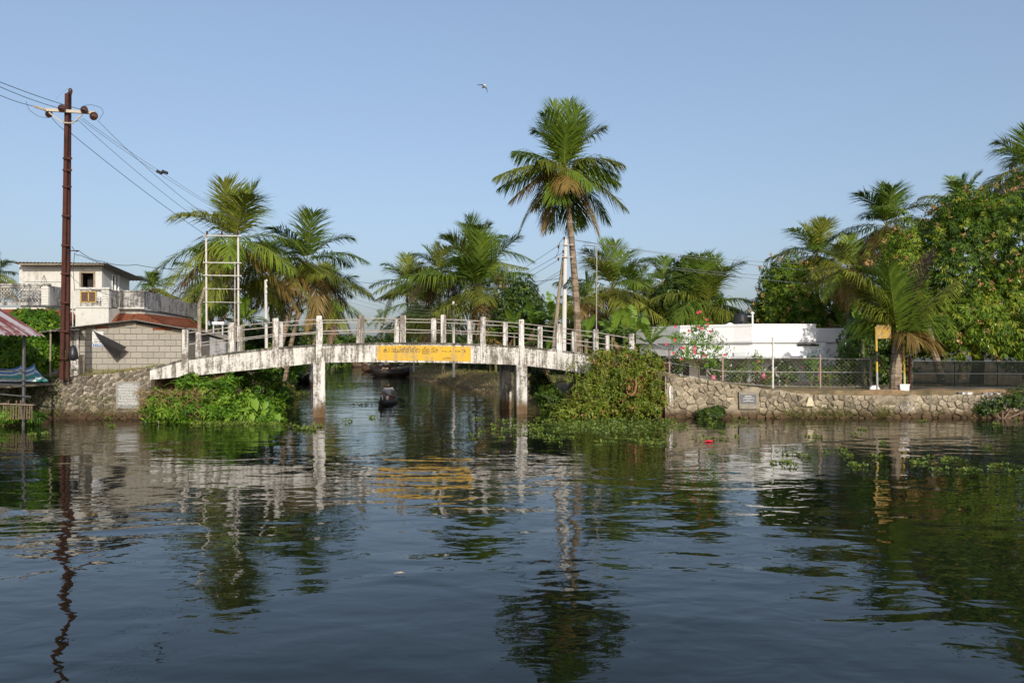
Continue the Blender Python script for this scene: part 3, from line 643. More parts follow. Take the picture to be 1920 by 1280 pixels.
MB().prism([(xs[0], -1.2)] + [(xs[-1], -1.2)] + [(x, float(trw(x))+0.025*math.sin(x*7)+rnd.uniform(-.05, .03)) for x in reversed(xs)], YRW, YRW+0.5).build('wall_body', m_rubblebed, rw)
rubble(rw, ax(1250, YRW), ax(1925, YRW), trw, YRW, 0.265, m_stone, skip=[(ax(1383, YRW), ax(1420, YRW), 0.1, 1.25), (ax(1640, YRW), ax(1720, YRW), 0.55, 1.3), (ax(1508, YRW), ax(1528, YRW), 0.25, 0.95)], seed=9, dep=(0.02, 0.10))
# whitish patches of old plaster on the right wall
for (px, py, w_, h_) in ((1700, 764, 0.34, 0.26), (1860, 752, 0.28, 0.2), (1258, 740, 0.10, 0.55)):
    p = at(px, py, YRW-0.02); rr = random.Random(px); n = 11
    ring = [(p.x + w_*math.cos(2*math.pi*i/n)*rr.uniform(.7, 1.1), YRW-0.05-rr.uniform(0, .03), p.z + h_*math.sin(2*math.pi*i/n)*rr.uniform(.7, 1.1)) for i in range(n)]
    back = [(x, YRW+0.02, z) for x, y, z in ring]
    MB().add(ring+back, [tuple(range(n))] + [(i, (i+1) % n, n+(i+1) % n, n+i) for i in range(n)]).build('plaster_patch', m_post, rw)
# right wall: pale marker stone, plaque; cap slabs
p = at(1518, 752, YRW-0.08)
t = tag(MB().prism([(p.x-0.17, p.z-0.19), (p.x+0.18, p.z-0.19), (p.x+0.07, p.z+0.15), (p.x+0.02, p.z+0.18), (p.x-0.05, p.z+0.17)], YRW-0.14, YRW+0.02).build('marker_stone', plain('pale_marker', (0.55, 0.47, 0.32), 0.9, 0.2, 9, 0, 0.4)), 'pale tapered boundary stone set into the right bank wall', 'marker stone')
pl = thing('plaque', 'dark slate plaque with white lettering on the right bank wall', 'plaque', at(1400, 757, YRW-0.1))
x0, x1, z0, z1 = ax(1386, YRW), ax(1417, YRW), az(765, YRW), az(736, YRW)
MB().prism([(x0-.02, z0-.02), (x1+.05, z0-.02), (x1+.02, z1+.03), (x0-.04, z1+.03)], YRW-0.12, YRW+0.02).build('backing', m_mortar, pl)
slab_ = MB().prism([(x0+.03, z0+.19), (x1, z0+.19), (x1-.03, z1-.06), (x0, z1-.06)], YRW-0.135, YRW-0.118).build('slab', m_slate, pl)
def dashes(rows, place, parent, mat, yoff, seed=1):
    """rows of small marks: print too small in the photograph to read"""
    rr = random.Random(seed); mb = MB()
    for (u0, u1, v, hgt) in rows:
        u = u0
        while u < u1:
            w_ = rr.uniform(0.5, 1.6)*hgt; a, b = place(u, v), place(min(u+w_, u1), v)
            mb.add([(a[0], yoff, a[1]-hgt*.45*rr.uniform(.6, 1)), (b[0], yoff, b[1]-hgt*.45), (b[0], yoff, b[1]+hgt*.45*rr.uniform(.6, 1)), (a[0], yoff, a[1]+hgt*.45)], [(0, 1, 2, 3)])
            u += w_ + hgt*rr.choice([0.25, 0.3, 0.7])
    return mb.build('lettering', mat, parent)
mz, mx_ = (z0+.19+z1-.06)/2, (x0+x1)/2
dashes([(-.14, .12, .125, .035), (-.17, .17, .065, .018), (-.22, .24, .02, .03), (-.06, .06, -.04, .022), (-.2, .22, -.085, .03)], lambda u, v: (mx_+u, mz+v), slab_, m_print, YRW-0.139)
lp = thing('plaque', 'pale grey inscribed plaque on the left bank wall beside the bushes', 'plaque', at(242, 740, YLW-0.1))
x0, x1, z0, z1 = ax(220, YLW), ax(264.5, YLW), az(765, YLW), az(716, YLW)
MB().b(x0, x1, YLW-0.10, YLW+0.02, z0, z1).build('slab', m_marble, lp)
MB().b(x0-.03, x1+.03, YLW-0.085, YLW+0.02, z0-.03, z0-.002).b(x0-.03, x1+.03, YLW-0.085, YLW+0.02, z1+.002, z1+.03).build('frame', m_rubblebed, lp)
dashes([((-.2 if i in (0,) else -.40)+0.03*(i % 3), (.2 if i in (0,) else .40)-0.04*(i % 2), .44-.062*i, .034) for i in range(14)], lambda u, v: ((x0+x1)/2+u, (z0+z1)/2+v), lp.children[0], m_print, YLW-0.104, 4)

# ------------------------------------------------------------------ left bank: concrete block shed
YS = 34.0; xs0, xs1 = ax(150, YS), ax(341, YS); apx = ax(245, YS)
shed_top = prof([(xs0, az(613, YS)), (apx, az(603, YS)), (xs1, az(618, YS))])
shed = thing('block_shed', 'low shed of bare grey concrete blocks with a sagging sheet roof beside the steel pole', 'shed', (xs0+2, YS+1, 1.7))
zb0 = 1.62
MB().prism([(xs0, zb0), (xs1, zb0), (xs1, float(shed_top(xs1))-.03), (apx, float(shed_top(apx))-.03), (xs0, float(shed_top(xs0))-.03)], YS, YS+0.03).b(xs0, xs0+.2, YS+.035, YS+3, zb0, float(shed_top(xs0))-.05).b(xs1-.2, xs1, YS+.035, YS+3, zb0, float(shed_top(xs1))-.05).build('wall', m_mortar, shed)
bw, bh = 0.50, 0.265; bm = {}
def brick_me(w_):
    k = round(w_, 2)
    if k not in bm:
        hx, hz, e = k/2, bh/2-.008, .012
        vs = [(-hx, 0, -hz), (hx, 0, -hz), (hx, 0, hz), (-hx, 0, hz), (-hx+e, -.03, -hz+e), (hx-e, -.03, -hz+e), (hx-e, -.03, hz-e), (-hx+e, -.03, hz-e)]
        bm[k] = MB().add(vs, [(4, 5, 6, 7), (0, 1, 5, 4), (1, 2, 6, 5), (2, 3, 7, 6), (3, 0, 4, 7)]).mesh('concrete_block', m_block)
    return bm[k]
rr = random.Random(2)
for j in range(10):
    z = zb0 + bh*(j+.5); x = xs0 - (j % 2)*bw*.5
    while x < xs1:
        a, b = max(x, xs0), min(x+bw, xs1)
        if b-a > .12 and z+bh*.5 < min(float(shed_top(a)), float(shed_top(b)))+.03: link('concrete_block', brick_me(b-a-.016), shed, ((a+b)/2, YS-.001-rr.uniform(0, .014), z))
        x += bw
def corrugated(p00, p10, p01, p11, nw, amp, name, mat, parent, thick=0.012):
    """sheet spanned by four corners; ridges run from p00 towards p01"""
    p00, p10, p01, p11 = map(Vector, (p00, p10, p01, p11)); n = ((p10-p00).cross(p01-p00)).normalized(); n *= (1 if n.z > 0 else -1)
    k = nw*4; vs = []
    for off in (0, -thick):
        for i in range(k+1):
            u = i/k; h_ = n*(amp*math.sin(2*math.pi*nw*u)+off)
            vs += [p00.lerp(p10, u)+h_, p01.lerp(p11, u)+h_]
    o_ = 2*(k+1); fs = []
    for i in range(k): fs += [(2*i, 2*i+2, 2*i+3, 2*i+1), (o_+2*i, o_+2*i+1, o_+2*i+3, o_+2*i+2), (2*i, o_+2*i, o_+2*i+2, 2*i+2), (2*i+1, 2*i+3, o_+2*i+3, o_+2*i+1)]
    fs += [(0, 1, o_+1, o_), (2*k, o_+2*k, o_+2*k+1, 2*k+1)]
    return MB().add(vs, fs).build(name, mat, parent)
r0 = at(103, 617, YS-.45); r1 = at(247, 600, YS-.45); r2 = at(346, 616, YS-.45); dp = Vector((0, 3.6, -.15))
corrugated(r0, r0+dp, r1, r1+dp, 12, .025, 'roof_sheet', m_sheet, shed); corrugated(r2, r2+dp, r1+Vector((.02, 0, .03)), r1+dp+Vector((.02, 0, .03)), 12, .025, 'roof_sheet', m_sheet, shed)
for (px0, px1, py) in ((179, 203, 614), (287, 320, 616)):
    MB().b(ax(px0, YS), ax(px1, YS), YS-.04, YS-.002, az(py+3, YS), az(py-2, YS)).build('brick_course', m_tile, shed)
MB().b(xs0-.5, xs0-.02, YS-.05, YS+.2, 1.6, az(612, YS)).build('side_pillar', m_post, shed)
t = tag(MB().lathe((ax(153, 32.6), 32.6, 1.55), [(.13, 0), (.12, .5), (.13, .9), (.10, 1.02), (.03, 1.0)], 8).build('wooden_post', m_woodgrey), 'short weathered wooden post in front of the block shed corner', 'post')
# poster and black flag
YP = YS-.06; po = thing('poster', 'white printed poster with a blue foot band half hidden by the black flag', 'poster', at(184, 636, YP))
sheet = MB().b(ax(173, YP), ax(194, YP), YP-.012, YP, az(650, YP), az(621, YP)).build('sheet', m_print, po)
MB().b(ax(174.5, YP), ax(193, YP), YP-.016, YP-.0125, az(649, YP), az(644.5, YP)).build('blue_band', plain('blue_ink', (0.04, 0.12, 0.32), .7, .1), po)
dashes([(-.16, .2, .02, .03), (-.16, .2, -.05, .03), (-.16, .22, -.12, .07)], lambda u, v: (ax(184, YP)+u, az(636, YP)+v), sheet, plain('grey_ink', (.15, .15, .15), .7, .1), YP-.0145, 6)
dashes([(-.17, .2, -.24, .06)], lambda u, v: (ax(184, YP)+u, az(636, YP)+v), sheet, m_print, YP-.018, 8)
YF = 33.5
cs = [at(174, 619.5, YF), at(237, 651, YF), at(235, 657, YF), at(214, 673, YF)]
vs, fs = [], []; nu, nv = 12, 8
for i in range(nu+1):
    u = i/nu
    for j in range(nv+1):
        v = j/nv; p = cs[0].lerp(cs[1].lerp(cs[3], v), u)
        vs.append(p + Vector((0, .10*math.sin(6*v+3*u)*u + .035*math.sin(15*v)*u, -.03*math.sin(3.1*u)*v)))
for i in range(nu):
    for j in range(nv): k = i*(nv+1)+j; fs.append((k, k+1, k+nv+2, k+nv+1))
m_flag = plain('black_flag_cloth', (0.020, 0.018, 0.018), .9, .2, 12)
fl = thing('flag', 'black cloth flag pulled to a point in front of the block shed wall', 'flag', cs[0])
MB().add(vs, fs).build('cloth', m_flag, fl, True); MB().tube([cs[0], cs[0]+Vector((-.9, .3, .12)), Vector((-17.5, 30.6, cs[0].z+.25))], .006, 4).build('cord', m_wire, fl)

# second low shed and its water cylinder, between the block shed and the bridge
YQ = 41.0; s2 = thing('low_shed', 'grey block lean-to in shade behind the left end of the bridge railing', 'shed', at(392, 690, YQ))
MB().prism([(ax(358, YQ), 1.3), (ax(424, YQ), 1.3), (ax(424, YQ), az(638, YQ)), (ax(358, YQ), az(621, YQ))], YQ, YQ+2.2).build('wall', m_sootshade, s2)  # dark concrete puts the lean-to's shade into the wall colour
a, b = at(352, 615, YQ-.3), at(430, 637, YQ-.3); corrugated(a, a+Vector((0, 2.8, 0)), b, b+Vector((0, 2.8, 0)), 10, .03, 'roof_sheet', m_sheet, s2)
c = at(409, 606, 42.5); ct = thing('water_cylinder', 'small white horizontal cylinder behind the left railing near the frame poles', 'tank', c)
MB().tube([c-Vector((.33, 0, 0)), c+Vector((.33, 0, 0))], .09, 10).build('drum', m_white, ct); MB().b(c.x-.28, c.x-.22, c.y-.04, c.y+.04, 1.2, c.z-.08).b(c.x+.22, c.x+.28, c.y-.04, c.y+.04, 1.2, c.z-.08).build('stand', m_greywall, ct)

# ------------------------------------------------------------------ left bank: two storey house
hs = thing('two_storey_house', 'cream two storey house with sooty parapets and red tiled eaves behind the steel pole', 'house', (-21, 41, 1.4))
YU = 40.3; xa, xb = ax(36, YU), ax(191, YU); zr = az(493, YU)
wx0, wx1, wz0, wz1 = ax(151, YU), ax(177, YU), az(540, YU), az(511, YU)
wl_ = MB().b(xa, wx0, YU, YU+.2, 4.4, zr).b(wx1, xb, YU, YU+.2, 4.4, zr).b(wx0, wx1, YU, YU+.2, 4.4, wz0).b(wx0, wx1, YU, YU+.2, wz1, zr)
wl_.b(xa, xa+.2, YU+.2, YU+2.9, 4.4, zr-.2).b(xa+.2, xb-.2, YU+2.7, YU+2.9, 4.4, zr-.35); wl_.build('upper_wall', m_cream, hs)
YW0, YW1 = YU+1.0, YU+1.75; wza, wzb = az(545, YW0), az(514, YW0)
MB().b(xb-.2, xb, YU+.2, YW0, 4.4, zr-.1).b(xb-.2, xb, YW1, YU+2.9, 4.4, zr-.35).b(xb-.2, xb, YW0, YW1, 4.4, wza).b(xb-.2, xb, YW0, YW1, wzb, zr-.25).build('side_wall', m_greywall, hs)
fr = MB()
for (a, b, c, d) in ((wx0-.05, wx0+.04, wz0-.04, wz1+.05), (wx1-.04, wx1+.05, wz0-.04, wz1+.05), (wx0+.04, wx1-.04, wz1-.03, wz1+.05), (wx0+.04, wx1-.04, wz0-.04, wz0+.03)): fr.b(a, b, YU-.03, YU+.15, c, d)
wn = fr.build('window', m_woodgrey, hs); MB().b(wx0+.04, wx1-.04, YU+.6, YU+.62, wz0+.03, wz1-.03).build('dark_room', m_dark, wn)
sw = MB()
for yy in (YW0, YW0+.355, YW1-.06): sw.b(xb-.12, xb+.03, yy, yy+.06, wza, wzb)
sw.b(xb-.12, xb+.03, YW0+.06, YW1-.06, wzb-.06, wzb).b(xb-.12, xb+.03, YW0+.06, YW1-.06, wza, wza+.06); so = sw.build('window', m_white, hs)
for yy in (YW0+.06, YW0+.415): MB().b(xb-.08, xb-.06, yy, yy+.295, wza+.06, wzb-.06).build('pane', m_glass, so)
# corrugated roof, sloping down to the back
A = Vector((ax(22, YU-.7), YU-.7, az(491, YU-.7))); Bq = Vector((ax(200, YU-.7), YU-.7, az(493, YU-.7))); dq = Vector((0.25, 3.9, -.52))
corrugated(A, Bq, A+dq, Bq+dq, 26, .028, 'roof_sheet', m_sheet, hs)
MB().b(A.x+.3, Bq.x-.2, YU-.62, YU-.56, A.z-.14, A.z-.07).build('purlin', m_woodgrey, hs)
# parapets: front bays and receding sides
def para(px0, px1, Y, py0, py1, mat, name='parapet', th=.14):
    MB().b(ax(px0, Y), ax(px1, Y), Y, Y+th, az(py1, Y), az(py0, Y)-.06).build(name, mat, hs)
    MB().b(ax(px0, Y)-.04, ax(px1, Y)+.04, Y-.05, Y+th+.05, az(py0, Y)-.059, az(py0, Y)+.02).build('parapet_cap', m_sooty, hs)
Y1 = 38.6; para(-40, 0, Y1, 535, 571, m_sooty)
x0, x1, z0, z1 = ax(0, Y1), ax(77, Y1), az(567, Y1), az(539, Y1)
MB().b(x0, x1, Y1, Y1+.14, az(572, Y1), z0).build('parapet', m_sooty, hs); MB().b(x0, x1, Y1, Y1+.14, z1, az(535, Y1)).build('parapet', m_sooty, hs)
MB().b(x0-.5, ax(91, Y1)+.04, Y1-.05, Y1+.19, az(535, Y1)+.001, az(535, Y1)+.09).build('parapet_cap', m_sooty, hs)
gl = MB(); n = 13
for i in range(n):
    for j in range(4):
        cx, cz = x0 + (i+.5)*(x1-x0)/n, z0 + (j+.5)*(z1-z0)/4; q = (x1-x0)/n*.48
        pts = [(cx+q*math.cos(k*math.pi/4), Y1+.07, cz+q*.95*math.sin(k*math.pi/4)) for k in range(9)]; gl.tube(pts, .022, 4, 0, False)
gl.build('lattice_grille', m_sooty, hs, kind='stuff'); MB().b(x0, x1, Y1+1.6, Y1+1.65, z0-.1, z1).build('terrace_back', m_sootshade, hs)
def louvre_pier(px0, px1, Y, py0, py1):
    x0, x1, z0, z1 = ax(px0, Y), ax(px1, Y), az(py1, Y), az(py0, Y); mb = MB().b(x0, x1, Y+.03, Y+.16, z0, z1); k = 7
    for i in range(k): mb.b(x0, x1, Y, Y+.0295, z0+(z1-z0)*(i+.12)/k, z0+(z1-z0)*(i+.85)/k)
    mb.build('grooved_pier', m_cream, hs)
louvre_pier(77.2, 90.5, Y1, 537, 572)
MB().b(ax(90.5, Y1)-.14, ax(90.5, Y1), Y1+.165, Y1+1.7, az(572, Y1), az(535, Y1)).build('parapet', m_sootshade, hs)
Y2 = 39.2
louvre_pier(140, 150, Y2, 543, 574); louvre_pier(190, 204, Y2, 543, 574)
MB().b(ax(139, Y2)-.02, ax(205, Y2)+.03, Y2-.06, Y2+.2, az(541, Y2)-.03, az(541, Y2)+.06).b(ax(139, Y2), ax(205, Y2), Y2-.04, Y2+.2, az(577, Y2), az(574, Y2)).build('parapet_cap', m_cream, hs)
x0, x1, z0, z1 = ax(150, Y2), ax(190, Y2), az(567, Y2), az(546, Y2)
MB().b(x0, x1, Y2+.03, Y2+.16, az(574, Y2)+.001, z0).build('parapet', m_sooty, hs); MB().b(x0, x1, Y2+.03, Y2+.16, z1, az(543, Y2)).build('parapet', m_sooty, hs)
m_yframe = plain('faded_yellow_frame', (0.42, 0.28, 0.07), .7, .3, 9)
gf = MB(); xm = [x0, x0+(x1-x0)*.36, x0+(x1-x0)*.70, x1]
for q in xm[:3]: gf.b(q, q+.05, Y2+.02, Y2+.09, z0, z1)
gf.b(xm[0]+.05, xm[2], Y2+.02, Y2+.09, z1-.05, z1).b(xm[0]+.05, xm[2], Y2+.02, Y2+.09, z0, z0+.05); wf = gf.build('balcony_frame', m_yframe, hs)
for i in (0, 1): MB().b(xm[i]+.05, xm[i+1], Y2+.055, Y2+.07, z0+.05, z1-.05).build('shutter', plain('brown_panel', (.10, .06, .04), .8, .3), wf)
wg = MB(); cx, cz = (xm[2]+x1)/2+.02, (z0+z1)/2
for q in (.08, .15, .22): wg.tube([(cx+q*.8*math.cos(k*math.pi/5), Y2+.06, cz+q*math.sin(k*math.pi/5)) for k in range(11)], .012, 4, 0, False)
wg.tube([(cx, Y2+.06, z0), (cx, Y2+.06, z1)], .012, 4).build('scroll_grille', m_white, hs)
MB().b(ax(204, Y2)-.14, ax(204, Y2), Y2+.165, Y2+1.3, az(574, Y2), az(541, Y2)-.03).build('parapet', m_sooty, hs)
MB().b(ax(141, Y2), ax(204, Y2)-.02, Y2+.02, Y2+1.2, 1.3, az(577, Y2)-.001).build('bay_wall', m_cream, hs)
Y3 = 40.2; para(215.5, 270, Y3, 545, 577, m_sooty)
XR3 = ax(270, Y3)
MB().add([(XR3-.14, Y3+.15, az(577, Y3)), (XR3, Y3+.15, az(577, Y3)), (XR3, 47, az(597, 47)), (XR3-.14, 47, az(597, 47)), (XR3-.14, Y3+.15, az(545, Y3)), (XR3, Y3+.15, az(545, Y3)), (XR3, 47, az(572, 47)), (XR3-.14, 47, az(572, 47))], [(0, 3, 2, 1), (4, 5, 6, 7), (0, 1, 5, 4), (1, 2, 6, 5), (2, 3, 7, 6), (3, 0, 4, 7)]).build('parapet', m_sootshade, hs)
MB().b(ax(-40, Y3), XR3-.25, Y3+.3, 46.5, 1.2, az(579, Y3)).build('lower_wall', m_cream, hs)
MB().b(XR3-.24, XR3-.1, Y3+.31, 46.8, 1.2, az(585, Y3)).build('side_wall', m_greywall, hs)
MB().b(ax(-40, Y3), XR3+.02, Y3-.05, Y3+.29, az(579, Y3)+.002, az(576, Y3)).build('floor_slab', m_cream, hs)
# tiled eaves: hipped skirts of overlapping clay tiles
def tiled(name, e0, e1, r0, r1, rows, cols):
    """tiles between an eave line e0-e1 and a ridge line r0-r1, each a small tilted piece"""
    e0, e1, r0, r1 = map(Vector, (e0, e1, r0, r1)); mb = MB(); up = Vector((0, 0, .035)); rr = random.Random(cols)
    for j in range(rows):
        for i in range(cols):
            u0, u1, v0, v1 = i/cols, (i+.93)/cols, j/rows, (j+1.12)/rows
            P = lambda u, v: e0.lerp(e1, u).lerp(r0.lerp(r1, u), min(v, 1.0))
            k = rr.uniform(0, .012); a, b, c, d = P(u0, v0)+up+Vector((0, 0, k)), P(u1, v0)+up*.6, P(u1, v1), P(u0, v1)+up*.3; m_ = (a+b)/2+Vector((0, 0, .03))
            mb.add([a, m_, b, c, d, a-up*1.2, b-up*1.2], [(0, 1, 4), (1, 2, 3), (1, 3, 4), (5, 6, 2, 1, 0)])
    mb.add([e0-up, e1-up, r1-up*1.5, r0-up*1.5], [(0, 1, 2, 3)]); return mb.build(name, m_tile, hs, kind='stuff')
Ye = Y3-1.1
tiled('eave_tiles', at(204, 611, Ye), at(303, 607, Ye), at(221, 588, Y3), at(265, 587, Y3), 6, 16)
tiled('eave_tiles', at(303, 607, Ye), (XR3+1.1, 46.0, az(614, Ye)-.1), at(265, 587, Y3), (XR3, 46, az(587, Y3)), 6, 26)
tiled('eave_tiles', at(-30, 603, Y1-.7), at(101, 602, Y1-.7), at(-30, 580, Y1+.1), at(84, 579, Y1+.1), 6, 22)
tiled('eave_tiles', at(101, 602, Y1-.7), at(142, 603, Y1+1.2), at(84, 579, Y1+.1), at(139, 585, Y1+1.5), 6, 8)
MB().b(ax(-30, Y1), ax(84, Y1)-.05, Y1+.12, Y1+2.4, 1.3, az(576, Y1)).build('bay_wall', m_cream, hs)
MB().b(ax(70, Y1-.7), ax(101, Y1-.7)-.03, Y1-.66, Y1-.6, az(610, Y1-.7), az(605, Y1-.7)).build('fascia_board', m_white, hs)
MB().tube([at(207, 541, Y2+.3), at(207, 612, Y2+.3)], .035, 6).tube([at(207, 541, Y2+.3), at(209, 538, Y2+.7)], .035, 6).build('downpipe', m_galv, hs)
MB().tube([at(136.5, 545, Y2+.2), at(136.5, 612, Y2+.2)], .03, 6).build('downpipe', m_greywall, hs)
tr_ = thing('metal_tripod', 'thin metal tripod and rails standing on the left terrace of the cream house', 'frame', at(83, 534, 39.4)); mb = MB()
for x in (75, 83, 90): mb.tube([at(x, 536, 39.4), at(82.5, 515, 39.5)], .012, 4)
mb.build('tripod_legs', m_darksteel, tr_); MB().tube([at(46, 528, 39.5), at(118, 529, 39.5)], .012, 4).build('rail', m_darksteel, tr_)
corrugated(at(78, 622, 33.0), at(150, 617, 33.0), at(82, 619, 35.5), at(150, 613, 35.5), 8, .02, 'roof_sheet', m_sheet, shed)

# ------------------------------------------------------------------ left bank: riveted steel utility pole
YPo = 30.5
up_ = thing('utility_pole', 'tall rust brown steel utility pole of two braced channels with a crossarm', 'utility pole', at(120, 705, YPo))
def chan(x0p, y0p, x1p, y1p, wpx, Y):
    a, b = at(x0p, y0p, Y), at(x1p, y1p, Y); d = (b-a).normalized(); ux = Vector((1, 0, -d.x/d.z)).normalized(); hw = wpx/2/F*Y; c = (a+b)/2; hl = (b-a).length/2; uy = Vector((0, 1, 0))
    mb = MB(); mb.ob(c + uy*.05, (hw, .012, hl), ux, uy, d); mb.ob(c - ux*(hw-.012), (.012, .05, hl), ux, uy, d); mb.ob(c + ux*(hw-.012), (.012, .05, hl), ux, uy, d); mb.ob(c - uy*.045, (hw*.75, .008, hl), ux, uy, d)
    return mb
chan(116, 712, 126.2, 176, 7, YPo).build('channel_leg', m_rust, up_); chan(127, 712, 129.8, 174, 5.5, YPo+.12).build('channel_leg', m_rust, up_)
for y in (297, 319, 350, 405, 460, 513, 567, 621, 672):
    xc = 116 + (712-y)/536*10.2; c = at(xc+3, y, YPo-.08); MB().b(c.x-.17, c.x+.17, c.y-.03, c.y+.02, c.z-.035, c.z+.035).b(c.x-.17, c.x-.14, c.y-.05, c.y+.2, c.z-.03, c.z+.03).build('batten', m_rust, up_)
m_arm = weathered('crossarm_galvanised', (0.46, 0.41, 0.33), (0.20, 0.13, 0.08), .4, .2, None, 8)
a, b = at(84, 206, YPo-.14), at(179, 212, YPo-.14); d = (b-a).normalized(); MB().ob((a+b)/2, ((b-a).length/2, .05, .055), d, Vector((0, 1, 0)), Vector((-d.z, 0, d.x))).build('crossarm', m_arm, up_)
for q in ([(92, 211), (117, 230), (136, 231), (154, 215)],): MB().tube([at(x, y, YPo-.16) for x, y in q], .03, 5).build('brace', m_arm, up_)
def disc_ins(px, py, r, Y=YPo-.3):
    c = at(px, py, Y); mb = MB(); mb.tube([c+Vector((0, .16, 0)), c+Vector((0, .10, 0)), c+Vector((0, .08, 0)), c+Vector((0, .0, 0)), c+Vector((0, -.03, 0)), c+Vector((0, -.05, 0)), c+Vector((0, -.12, 0))], [.04, .05, r*.5, r, r*.95, r*.4, .03], 14)
    return mb.build('disc_insulator', m_insul, up_, True)
disc_ins(115.5, 203, .145); disc_ins(158, 206, .15); disc_ins(176, 218, .17); disc_ins(92, 214, .15, YPo+.05)
c = at(132, 178, YPo); MB().lathe(c, [(.02, -.12), (.02, 0), (.06, .02), (.045, .06), (.085, .09), (.06, .13), (.09, .16), (.05, .24), (.03, .26)], 10).build('pin_insulator', m_insul, up_, True)
mb = MB(); p0, p1 = at(84, 206, YPo-.2), at(62, 199, YPo-.5)
for i in range(6): q = p0.lerp(p1, i/6); q2 = p0.lerp(p1, (i+.6)/6); mb.tube([q, q2], [.06, .035], 8)
mb.build('strain_insulator', plain('buff_ceramic', (.34, .26, .14), .4, .3, 9), up_)
MB().tube([at(133, 470, YPo-.1), at(148, 470, YPo-.1)], .02, 4).build('step_bar', m_rust, up_)
rr = random.Random(5); mb = MB()                                  # cable bundle on the pole
for i in range(9):
    c = at(139+rr.uniform(-5, 5), 686+rr.uniform(-10, 14), YPo-.1); q = rr.uniform(.08, .26); mb.tube([c+Vector((q*math.cos(k*.7), rr.uniform(-.05, .05), q*1.3*math.sin(k*.7))) for k in range(9)], .007, 3, 0, False)
t = thing('cable_bundle', 'black bag and loose cable loops tied to the foot of the steel pole', 'cables', at(138, 665, YPo-.1))
mb.build('cable_loops', m_wire, t); MB().lathe(at(137, 676, YPo-.05), [(.05, 0), (.20, .08), (.17, .3), (.13, .5), (.06, .6), (.03, .62)], 9).build('bag', m_black, t, True)

def wire(name, label, pts, sag, r=.011, mat=None, group=None, n=14):
    pts = [Vector(p) for p in pts]; P = []
    for a, b in zip(pts[:-1], pts[1:]):
        for i in range(n): u = i/n; P.append(a.lerp(b, u) - Vector((0, 0, 4*sag*u*(1-u))))
    P.append(pts[-1]); return tag(MB().tube(P, r, 4, 0, False).build(name, mat or m_wire), label, 'cable', group)
YFr = 40.0
wire('power_line', 'upper overhead wire running off the left edge from the steel pole', [at(158, 207, YPo-.3), at(0, 154, 22), at(-300, 60, 17)], .05)
wire('power_line', 'middle overhead wire running off the left edge from the steel pole', [at(115, 204, YPo-.3), at(0, 163, 23), at(-300, 70, 17)], .05)
wire('power_line', 'lowest overhead wire running off the left edge from the crossarm tip', [at(62, 199, YPo-.5), at(0, 179, 24), at(-300, 90, 17)], .03)
wire('power_line', 'lowest of the three wires from the steel pole to the white pipe frame', [at(92, 214, YPo), at(133, 250, YPo+.3), at(388, 442, YFr-.2)], .12)
wire('power_line', 'middle of the three wires from the steel pole to the white pipe frame', [at(116, 203, YPo-.2), at(147, 226, YPo+.6), at(416, 441, YFr-.2)], .22)
wire('power_line', 'wire from the round end insulator of the steel pole to the white pipe frame', [at(183, 226, YPo-.3), at(445, 441, YFr-.2)], .35)
wl2 = thing('power_line', 'pair of thin wires with two dark spacers passing over the left palms', 'cable', at(160, 220, YPo))
for k, (o1, o2) in enumerate(((0, 0), (-4, 3))):
    P = [at(155+o1, 222+o2*.5, YPo), at(300+o1, 321+o2, 35), at(450, 415+o2, 41), at(640, 525+o2, 58), at(770, 596, 85)]; q = []
    for a, b in zip(P[:-1], P[1:]):
        for i in range(8): u = i/8; q.append(a.lerp(b, u)-Vector((0, 0, .2*u*(1-u))))
    MB().tube(q+[P[-1]], .009, 4, 0, False).build('wire', m_wirel, wl2)
for px, py in ((299, 323), (309, 323)): c = at(px, py, 35); MB().tube([c-Vector((.12, 0, -.05)), c+Vector((.12, 0, -.05))], .07, 7).build('spacer', m_black, wl2)
wire('jumper_wire', 'jumper wire looping round the right end of the steel pole crossarm', [at(157, 199, YPo-.3), at(172, 197, YPo-.3), at(190, 203, YPo-.3), at(194, 212, YPo-.3), at(186, 226, YPo-.3)], -.02, .008, None, None, 5)
wire('jumper_wire', 'jumper wire drooping below the left end of the steel pole crossarm', [at(49, 190, YPo-.5), at(54, 205, YPo-.5), at(72, 218, YPo-.3), at(92, 221, YPo)], .02, .008, None, None, 5)
wire('jumper_wire', 'thin wire rising to the pin insulator on top of the steel pole', [at(105, 186, YPo-.4), at(120, 170, YPo-.1), at(131, 166, YPo)], -.02, .006, m_wirel, None, 5)
wire('service_cable', 'black service cable sagging from the steel pole over the cream house', [at(135, 462, YPo), at(148, 470, YPo+1), at(192, 490, YPo+5), at(255, 496, 38), at(345, 503, 45)], .1, .013)
wire('service_cable', 'slack loop of cable on the right of the steel pole above the balcony', [at(140, 545, YPo+.3), at(137, 500, YPo+.3), at(140, 474, YPo+.3), at(150, 478, YPo+1), at(215, 500, YPo+5), at(330, 545, 38), at(470, 585, 44)], .05, .012)
wire('service_cable', 'faint service cable hanging in front of the house parapets', [at(132, 515, YPo+.2), at(160, 538, YPo+3), at(270, 566, 38), at(345, 588, 40)], .08, .009, m_wirel)

